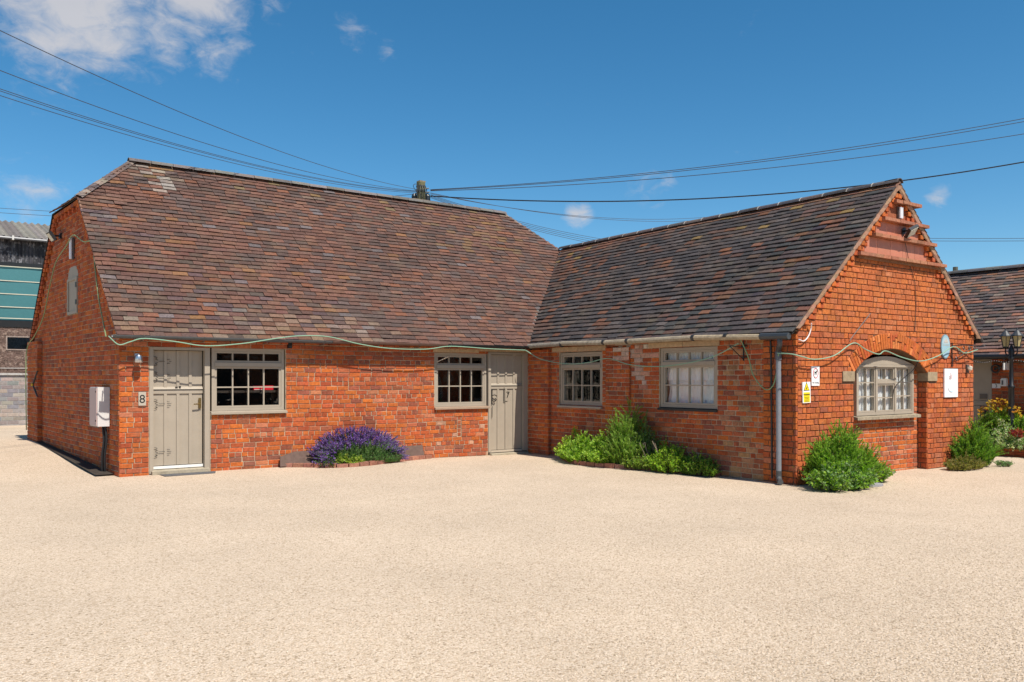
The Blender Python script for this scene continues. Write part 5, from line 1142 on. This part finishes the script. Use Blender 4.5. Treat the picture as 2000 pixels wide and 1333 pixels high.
soil([(2.75, -.02), (3.1, -.25), (3.5, -.58), (4.05, -.62), (4.85, -.3), (5.6, -.02)], 'soil', ''); soil([(8.3, -1.0), (7.95, -1.6), (7.6, -2.3), (7.62, -3.0), (7.9, -3.6), (8.1, -4.3), (8.3, -5.0)], 'soil', '')
# dark slabs leaning behind the lavender
for lab, pts in (('dark brown slab with cut corner leaning on the wall left of the lavender', [(2.62, .02), (3.48, .02), (3.48, .275), (2.92, .265), (2.64, .19)]), ('dark brown slab leaning on the wall right of the lavender', [(5.0, .03), (5.57, .03), (5.57, .26), (5.02, .25)])):
    m = MB(); m.prism([V3(x, -.115+.35*z, z) for x, z in pts][::-1], V3(0, -.025, 0), (.13, .085, .07)); tag(m.build('stone_slab', M_stone), lab, 'slab')
m = MB(); m.prism([V3(.62, -.38, .006), V3(1.42, -.36, .004), V3(1.50, -.10, .008), V3(.60, -.09, .008)], ZV*.006, (.10, .10, .105)); tag(m.build('door_mat', M_stone), 'thin grey sheet lying on the gravel before door 8', 'mat')
# planter wall on the right
t = thing('planter_wall', 'low brick planter wall under the variegated flowers', 'planter', (16.05, -7, -.05)); FP = (V3(16.0, -5.7, 0), -Y_, ZV, -X_)
m = MB(); m.fbox(FP, 0, 3.0, -.2, .21, -.2, -.01, MORT_D); w_ = m.build('wall', M_mortar, t); B = Pieces('brick', M_brick, brick_shape); fill_wall(B, FP, -.1, .22, .08, lambda vm, a, b: [(0, 3.0)], brickcol((1, 3, 4, 2, .5, 2)), 'stretcher', seed=61); B.finish(w_)
m = MB(); m.box((16.2, -8.7, -.1), (16.95, -5.7, .22), (.06, .04, .03)); m.build('soil', M_stone, t)

# ------------------------------------------------------------------ plants
def leaf(mb, p, d, ln, w, col, up=None):
    d = d.normalized(); s = d.cross(up or V3(random.uniform(-1, 1), random.uniform(-1, 1), random.uniform(.2, 1)))
    if s.length < 1e-4: s = V3(1, 0, 0)
    s.normalize(); n = s.cross(d)*ln*.10; m = p+d*ln*.5
    mb.V += [tuple(p), tuple(m+s*w+n), tuple(p+d*ln), tuple(m-s*w+n)]; o = len(mb.V)-4; mb.F.append((o, o+1, o+2, o+3)); mb.T.append(col)
def rdir(sp, up=1.0): return V3(random.gauss(0, sp), random.gauss(0, sp), up).normalized()
def sprig(mb, st, p, d, L, step, ln, w, cols, ang=.8, bend=.15, tip=None, stemcol=(.10, .07, .04), sr=.004):
    pts = [p]; q = p; dd = d.normalized(); n = max(3, int(L/step)); b = V3(random.gauss(0, bend), random.gauss(0, bend), random.gauss(0, bend*.3))
    for i in range(n):
        dd = (dd+b*(1/n)).normalized(); q = q+dd*step; pts.append(q); f = i/n
        a0 = random.uniform(0, 6.28)
        x = dd.cross(ZV if abs(dd.z) < .95 else X_).normalized(); y = dd.cross(x)
        for k in range(2 if ln > .03 else 3):
            a = a0+k*(math.pi if ln > .03 else 2.1); o = (x*math.cos(a)+y*math.sin(a)); c = jit(random.choice(cols), .18)
            if tip and f > .7: c = mixc(c, tip, .6*random.random()+.2)
            leaf(mb, q, dd*math.cos(ang)+o*math.sin(ang), ln*random.uniform(.7, 1.15)*(1-.35*f), w, c)
    if st is not None: st.tube(pts[::max(1, n//4)]+[pts[-1]], sr, stemcol, 3)
    return q, dd
def shrub(name, label, c, rx, ry, h, nstem, cols, ln=.055, w=.012, step=.03, L=(.2, .4), ang=.7, spread=.6, tip=None, cat='shrub', lean=(0, 0), shape=.6, group=None, droop=0, core=True, zmin=0.0):
    c = V3(*c); t = thing(name, label, cat, (c.x, c.y, gz(c.x, c.y)), group); F = MB(); S = MB()
    for i in range(nstem):
        a = random.uniform(0, 6.283); r = math.sqrt(random.random()); bx, by = rx*r*math.cos(a), ry*r*math.sin(a)
        lump = 1+.9*noise.noise(V3(bx*4.2+c.x*1.7, by*4.2+c.y, 2.0))
        env = h*(1-shape*r*r)*random.uniform(.62, 1.05)*lump
        if random.random() < .05: env *= 1.25
        l = random.uniform(*L); tipz = max(env, l*.6); z0 = max(zmin, tipz-l)
        z0 = z0*random.uniform(.6, 1.0)
        d = V3(bx/rx*spread+random.gauss(0, .18)+lean[0], by/ry*spread+random.gauss(0, .18)+lean[1], 1-droop*r+random.gauss(0, .12))
        p = c+V3(bx*.85, by*.85, gz(c.x, c.y)+z0)
        sprig(F, S if i % 2 == 0 else None, p, d, l, step, ln, w, cols, ang, .5, tip)
    for i in range(max(6, nstem//16)):
        a = random.uniform(0, 6.283); r = math.sqrt(random.random())*.7
        b = c+V3(rx*r*.3*math.cos(a), ry*r*.3*math.sin(a), gz(c.x, c.y)); e = c+V3(rx*r*math.cos(a), ry*r*math.sin(a), gz(c.x, c.y)+h*(1-shape*r)*.75)
        S.tube(catmull([b, b.lerp(e, .5)+V3(random.gauss(0, .03), random.gauss(0, .03), .02), e], 3), .009, (.11, .075, .05), 4, .004)
    F.build('foliage', M_leaf, t); S.build('stem', M_wood, t); return t
G_LT = [(.36, .52, .035), (.29, .45, .03), (.42, .56, .05), (.20, .36, .03)]
G_MD = [(.20, .36, .03), (.24, .40, .035), (.13, .27, .03), (.28, .42, .05)]
G_DK = [(.11, .22, .03), (.14, .27, .035), (.08, .17, .028)]
G_GY = [(.17, .27, .11), (.23, .32, .14), (.13, .22, .08)]
def build_lavender():
    t = thing('lavender', 'purple flowering lavender mound against the barn wall', 'lavender', (4.15, -.35, 0)); F = MB(); S = MB(); B = MB()
    for i in range(900):
        a = random.uniform(0, 6.283); r = math.sqrt(random.random()); x = 4.05+.74*r*math.cos(a); y = -.30+.30*r*math.sin(a); h = .42*(1-.75*(abs(x-4.1)/.95)**2)
        d = V3((x-4.1)*.9+random.gauss(0, .15), (y+.25)*1.4+random.gauss(0, .15)-.15, 1)
        sprig(F, None, V3(x, y, gz(x, y)+random.uniform(.0, max(.05, h*.7))), d, random.uniform(.08, .2), .028, .05, .0075, G_GY+[(.09, .20, .05), (.12, .23, .06)], .6, .3)
    PUR = [(.22, .10, .48), (.17, .075, .40), (.28, .15, .55), (.14, .065, .32), (.36, .22, .60)]
    for i in range(950):
        u = random.uniform(-1, 1); y = -.30+random.uniform(-.30, .26); x = 4.05+u*.70; edge = math.sqrt(max(0, 1-u*u))
        front = (y < -.32)
        if front and random.random() < .55 and abs(u) < .6: continue
        base = V3(4.05+u*.48, y*.8, gz(x, y)+.18*edge); top = V3(4.05+u*.88+random.gauss(0, .05), y-.04+random.gauss(0, .05), (.20+.47*edge)*random.uniform(.72, 1.06)+ (0 if not front else -.12))
        S.tube([base, base.lerp(top, .6)+ZV*.03, top], .0035, (.13, .20, .09), 3)
        d = (top-base).normalized(); n = random.randint(5, 8)
        for k in range(n):
            q = top-d*.085*(1-k/n); c = jit(random.choice(PUR), .2)
            for j in range(3): leaf(B, q, d*.7+V3(random.gauss(0, .7), random.gauss(0, .7), random.gauss(0, .5)), .024, .0085, c)
    F.build('foliage', M_leaf, t); S.build('stem', M_leaf, t); B.build('flower_spike', M_leaf, t, kind='stuff')
build_lavender()
shrub('herb', 'small yellow green leafy herb at the foot of the lavender', (3.75, -.58, 0), .28, .10, .27, 150, [(.30, .38, .05), (.36, .42, .07), (.22, .34, .05)], .05, .018, .03, (.08, .16), .9, .5, cat='herb')
shrub('herb', 'grey green feathery herb before the right half of the lavender', (4.42, -.50, 0), .42, .14, .27, 330, [(.10, .21, .06), (.13, .25, .07), (.15, .24, .10)], .05, .007, .026, (.1, .2), .6, .5, cat='herb')
shrub('herb', 'violet flowered low herb spilling over the left end of the edging', (3.38, -.52, 0), .24, .16, .20, 150, [(.07, .15, .04), (.10, .18, .05), (.17, .10, .32)], .04, .011, .03, (.08, .16), .8, .7, cat='herb')
# herb bed along the wing
shrub('herb', 'bright green herb clump at the barn end of the herb bed', (8.05, -1.80, 0), .22, .32, .60, 340, G_LT, .06, .019, .034, (.16, .34), 1.0, .55, tip=(.36, .48, .08), cat='herb')
shrub('herb', 'dense bright green herb mound spilling over the edging', (7.86, -2.38, 0), .32, .44, .58, 620, G_LT+G_MD, .055, .015, .03, (.18, .36), .8, .6, tip=(.30, .46, .08), cat='herb', lean=(-.15, -.05))
shrub('herb', 'light green herb mound in the middle of the herb bed', (7.88, -2.98, 0), .33, .46, .60, 560, G_LT+G_MD, .055, .015, .03, (.18, .36), .8, .55, tip=(.32, .46, .08), cat='herb', lean=(-.1, -.05))
shrub('rosemary', 'tall light green rosemary rising between the two side windows', (7.93, -3.42, 0), .25, .38, 1.16, 420, [(.22, .36, .045), (.27, .40, .055), (.15, .28, .04)], .055, .0085, .022, (.25, .5), .6, .35, tip=(.24, .36, .08), shape=.55)
shrub('rosemary', 'dark thin rosemary beside the tall light rosemary', (8.10, -3.80, 0), .15, .24, .92, 110, G_DK+G_GY, .05, .008, .025, (.2, .45), .6, .3, shape=.5)
shrub('herb', 'yellow green small leaved herb at the front of the herb bed', (7.95, -3.72, 0), .24, .42, .50, 420, [(.24, .34, .05), (.30, .38, .06), (.15, .26, .045)], .045, .014, .03, (.12, .24), .9, .5, cat='herb')
shrub('herb', 'dull green herb behind the edging under the curtained window', (8.02, -4.40, 0), .22, .44, .60, 420, G_MD+G_LT, .045, .011, .03, (.15, .32), .8, .4, cat='herb')
shrub('herb', 'low dark green herb at the pipe end of the herb bed', (8.10, -5.02, 0), .18, .38, .46, 330, G_MD+G_DK+[(.20, .27, .05)], .04, .011, .028, (.12, .24), .8, .4, cat='herb')
m = MB()
for k in range(16):
    p = V3(8.0+random.uniform(-.1, .15), -3.9-random.uniform(0, .45), .1); m.tube([p, p+V3(random.uniform(-.12, .02), random.uniform(-.02, .18), random.uniform(.25, .42))], .005, (.26, .20, .15), 4)
tag(m.build('dry_stems', M_wood, kind=None), 'bare dry brown stems standing in the herb bed', 'dead stems')
# shrubs at the gable
shrub('rosemary', 'big rosemary bush at the foot of the gable beside the corner', (8.98, -7.12, 0), .70, .32, .86, 760, G_MD+G_DK+[(.18, .36, .04)], .065, .0095, .024, (.22, .46), .45, .5, tip=(.28, .44, .06), shape=.42)
shrub('rosemary', 'upright rosemary spire standing behind the big gable bush', (9.42, -7.0, 0), .20, .15, 1.06, 190, G_MD+G_DK, .06, .009, .024, (.2, .42), .45, .3, tip=(.15, .3, .05), shape=.6)
shrub('herb', 'leafy grey green herb sprawling in front of the gable rosemary', (8.55, -7.38, 0), .60, .30, .40, 420, G_GY+G_MD+[(.20, .30, .10)], .07, .018, .034, (.16, .34), .9, .75, shape=.5, cat='herb')
shrub('herb', 'leafy green herb arching outward at the window side of the gable bush', (9.62, -7.12, 0), .30, .24, .50, 230, G_MD+G_GY+[(.24, .26, .08)], .065, .017, .036, (.2, .38), .9, .9, shape=.5, cat='herb')
shrub('rosemary', 'upright dark rosemary at the far corner of the gable by the door', (13.35, -7.02, 0), .40, .26, .88, 480, G_DK+G_MD, .06, .0095, .024, (.24, .5), .45, .4, tip=(.14, .28, .05), shape=.55)
shrub('ground_cover', 'low golden brown cushion plant under the white board', (12.75, -7.18, 0), .58, .22, .27, 620, [(.25, .22, .06), (.20, .20, .05), (.30, .24, .08), (.16, .18, .05)], .04, .009, .022, (.08, .18), .6, .4, shape=.6, cat='plant')
shrub('herb', 'tiny grey tuft on the gravel by the far corner rosemary', (13.85, -7.35, 0), .16, .10, .12, 60, G_GY, .04, .01, .025, (.06, .12), .8, .6, cat='herb')
# stone at the foot of the gable bush
m = MB(); m.lathe([(.02, -.03), (.13, .0), (.12, .035), (.04, .05)], (9.25, -7.52, gz(9, -7)), 9, col=(.26, .25, .26)); o = m.build('edging_stone', M_stone); o.scale = (1.3, .6, 1); tag(o, 'grey stone lying at the edge of the gable bush', 'stone')
# flower bed on the right
def build_flowers():
    t = thing('flower_bush', 'yellow daisy bush in the raised bed by the lamp post', 'flowers', (16.5, -6.2, .2)); F = MB(); S = MB(); B = MB()
    for i in range(420):
        a = random.uniform(0, 6.283); r = math.sqrt(random.random()); p = V3(16.55+.28*r*math.cos(a), -6.15+.5*r*math.sin(a), .25+random.uniform(0, .55)*(1-.4*r))
        sprig(F, S if i % 4 == 0 else None, p, rdir(.4), random.uniform(.14, .3), .035, .06, .017, G_MD+[(.16, .24, .04), (.22, .24, .05)], .9)
    for i in range(150):
        a = random.uniform(0, 6.283); r = math.sqrt(random.random()); p = V3(16.50+.28*r*math.cos(a), -6.12+.44*r*math.sin(a), .86+.26*(1-r*r)+random.uniform(-.12, .06)); d = V3(-.5+random.gauss(0, .3), -.3+random.gauss(0, .3), .8).normalized(); x = d.cross(ZV).normalized(); y = d.cross(x); c = jit(random.choice(((.75, .42, .01), (.78, .52, .02), (.62, .27, .01))), .1)
        for k in range(9): an = k*.698; leaf(B, p, x*math.cos(an)+y*math.sin(an)+d*.15, .03, .010, c, d)
        B.lathe([(.010, 0), (.013, .006), (.004, .012)], p, 6, d, (.18, .09, .02))
    F.build('foliage', M_leaf, t); S.build('stem', M_leaf, t); B.build('flower_head', M_leaf, t, kind='stuff')
build_flowers()
shrub('variegated_shrub', 'cream and green variegated foliage tumbling over the planter wall', (16.2, -6.35, 0), .36, .62, .62, 620, [(.42, .46, .26), (.30, .40, .16), (.50, .50, .32), (.14, .26, .06)], .065, .02, .036, (.14, .3), 1.0, .7, lean=(-.25, -.1), shape=.65, zmin=.18)
shrub('variegated_shrub', 'pale green trailing foliage at the edge of the planter beyond the post', (16.25, -7.25, 0), .36, .5, .5, 380, [(.34, .42, .18), (.22, .34, .10), (.12, .24, .05)], .065, .02, .036, (.14, .3), 1.0, .7, lean=(-.25, 0), shape=.6, zmin=.18)
shrub('red_bedding', 'small patch of dark red leaves in the raised bed', (15.98, -6.66, .2), .07, .13, .36, 34, [(.30, .03, .03), (.22, .02, .03), (.38, .08, .05)], .05, .016, .03, (.08, .16), .9, .5, cat='bedding plant', zmin=.3)

# ------------------------------------------------------------------ loose gravel chips near the camera
def build_gravel():
    chips = []
    for k in range(6):
        rn = random.Random(k); m = MB(); pts = []
        for sx in (-1, 1):
            for sy in (-1, 1):
                for sz in (-1, 1): pts.append((sx*rn.uniform(.5, 1)*.5, sy*rn.uniform(.4, .9)*.5, sz*rn.uniform(.35, .7)*.5))
        p = pts; m.add([p[0], p[4], p[6], p[2], p[1], p[5], p[7], p[3]], [(3, 2, 1, 0), (4, 5, 6, 7), (0, 1, 5, 4), (1, 2, 6, 5), (2, 3, 7, 6), (3, 0, 4, 7)], [(.56, .447, .335), (.60, .485, .375), (.50, .395, .29), (.575, .458, .347), (.66, .545, .43), (.40, .31, .225)][k])
        chips.append(m.mesh('chip', M_chip))
    col = bpy.data.collections.new('chips')
    for me in chips: col.objects.link(bpy.data.objects.new('chip', me))
    mb = MB(); idx = {}
    def vert(i, j):
        if (i, j) not in idx: x, y = -10+i*.5, -17+j*.5; idx[(i, j)] = len(mb.V); mb.V.append((x, y, gz(x, y)+.001))
        return idx[(i, j)]
    for i in range(60):
        for j in range(60):
            c = V3(-9.75+i*.5, -16.75+j*.5, 0); dd = V3(c.x-CAM.x, c.y-CAM.y, 0); z = dd.dot(CF)
            if 3.2 < z and dd.length < 14 and abs(dd.dot(CR)) < z*.66+.8 and c.y < -.7 and not (c.x > 7.6 and c.y > -7.7): mb.F.append((vert(i, j), vert(i+1, j), vert(i+1, j+1), vert(i, j+1))); mb.T.append((1, 1, 1))
    o = mb.build('gravel', M_chip); o['kind'] = 'stuff'; o['label'] = 'loose pale gravel chips covering the yard'; o['category'] = 'gravel'
    g = bpy.data.node_groups.new('scatter', 'GeometryNodeTree'); g.interface.new_socket('Geometry', in_out='INPUT', socket_type='NodeSocketGeometry'); g.interface.new_socket('Geometry', in_out='OUTPUT', socket_type='NodeSocketGeometry')
    N = g.nodes.new; L = g.links.new; gi, go = N('NodeGroupInput'), N('NodeGroupOutput')
    ds = N('GeometryNodeDistributePointsOnFaces'); pn = N('GeometryNodeInputPosition'); dn = N('ShaderNodeVectorMath'); dn.operation = 'DISTANCE'; dn.inputs[1].default_value = CAM; L(pn.outputs[0], dn.inputs[0]); mr = N('ShaderNodeMapRange'); mr.inputs['From Min'].default_value = 4.5; mr.inputs['From Max'].default_value = 13.5; mr.inputs['To Min'].default_value = 4300; mr.inputs['To Max'].default_value = 0; L(dn.outputs['Value'], mr.inputs['Value']); L(mr.outputs[0], ds.inputs['Density']); L(gi.outputs[0], ds.inputs['Mesh'])
    ci = N('GeometryNodeCollectionInfo'); ci.inputs['Collection'].default_value = col; ci.inputs['Separate Children'].default_value = True; ci.inputs['Reset Children'].default_value = True
    ip = N('GeometryNodeInstanceOnPoints'); ip.inputs['Pick Instance'].default_value = True; L(ds.outputs['Points'], ip.inputs['Points']); L(ci.outputs[0], ip.inputs['Instance'])
    rv = N('FunctionNodeRandomValue'); rv.data_type = 'FLOAT_VECTOR'; rv.inputs['Min'].default_value = (-.5, -.5, 0); rv.inputs['Max'].default_value = (.5, .5, 6.28); L(rv.outputs[0], ip.inputs['Rotation'])
    rs = N('FunctionNodeRandomValue'); rs.data_type = 'FLOAT'; rs.inputs[2].default_value = .006; rs.inputs[3].default_value = .0112; L(rs.outputs[1], ip.inputs['Scale'])
    L(ip.outputs[0], go.inputs[0]); md = o.modifiers.new('scatter', 'NODES'); md.node_group = g
build_gravel()
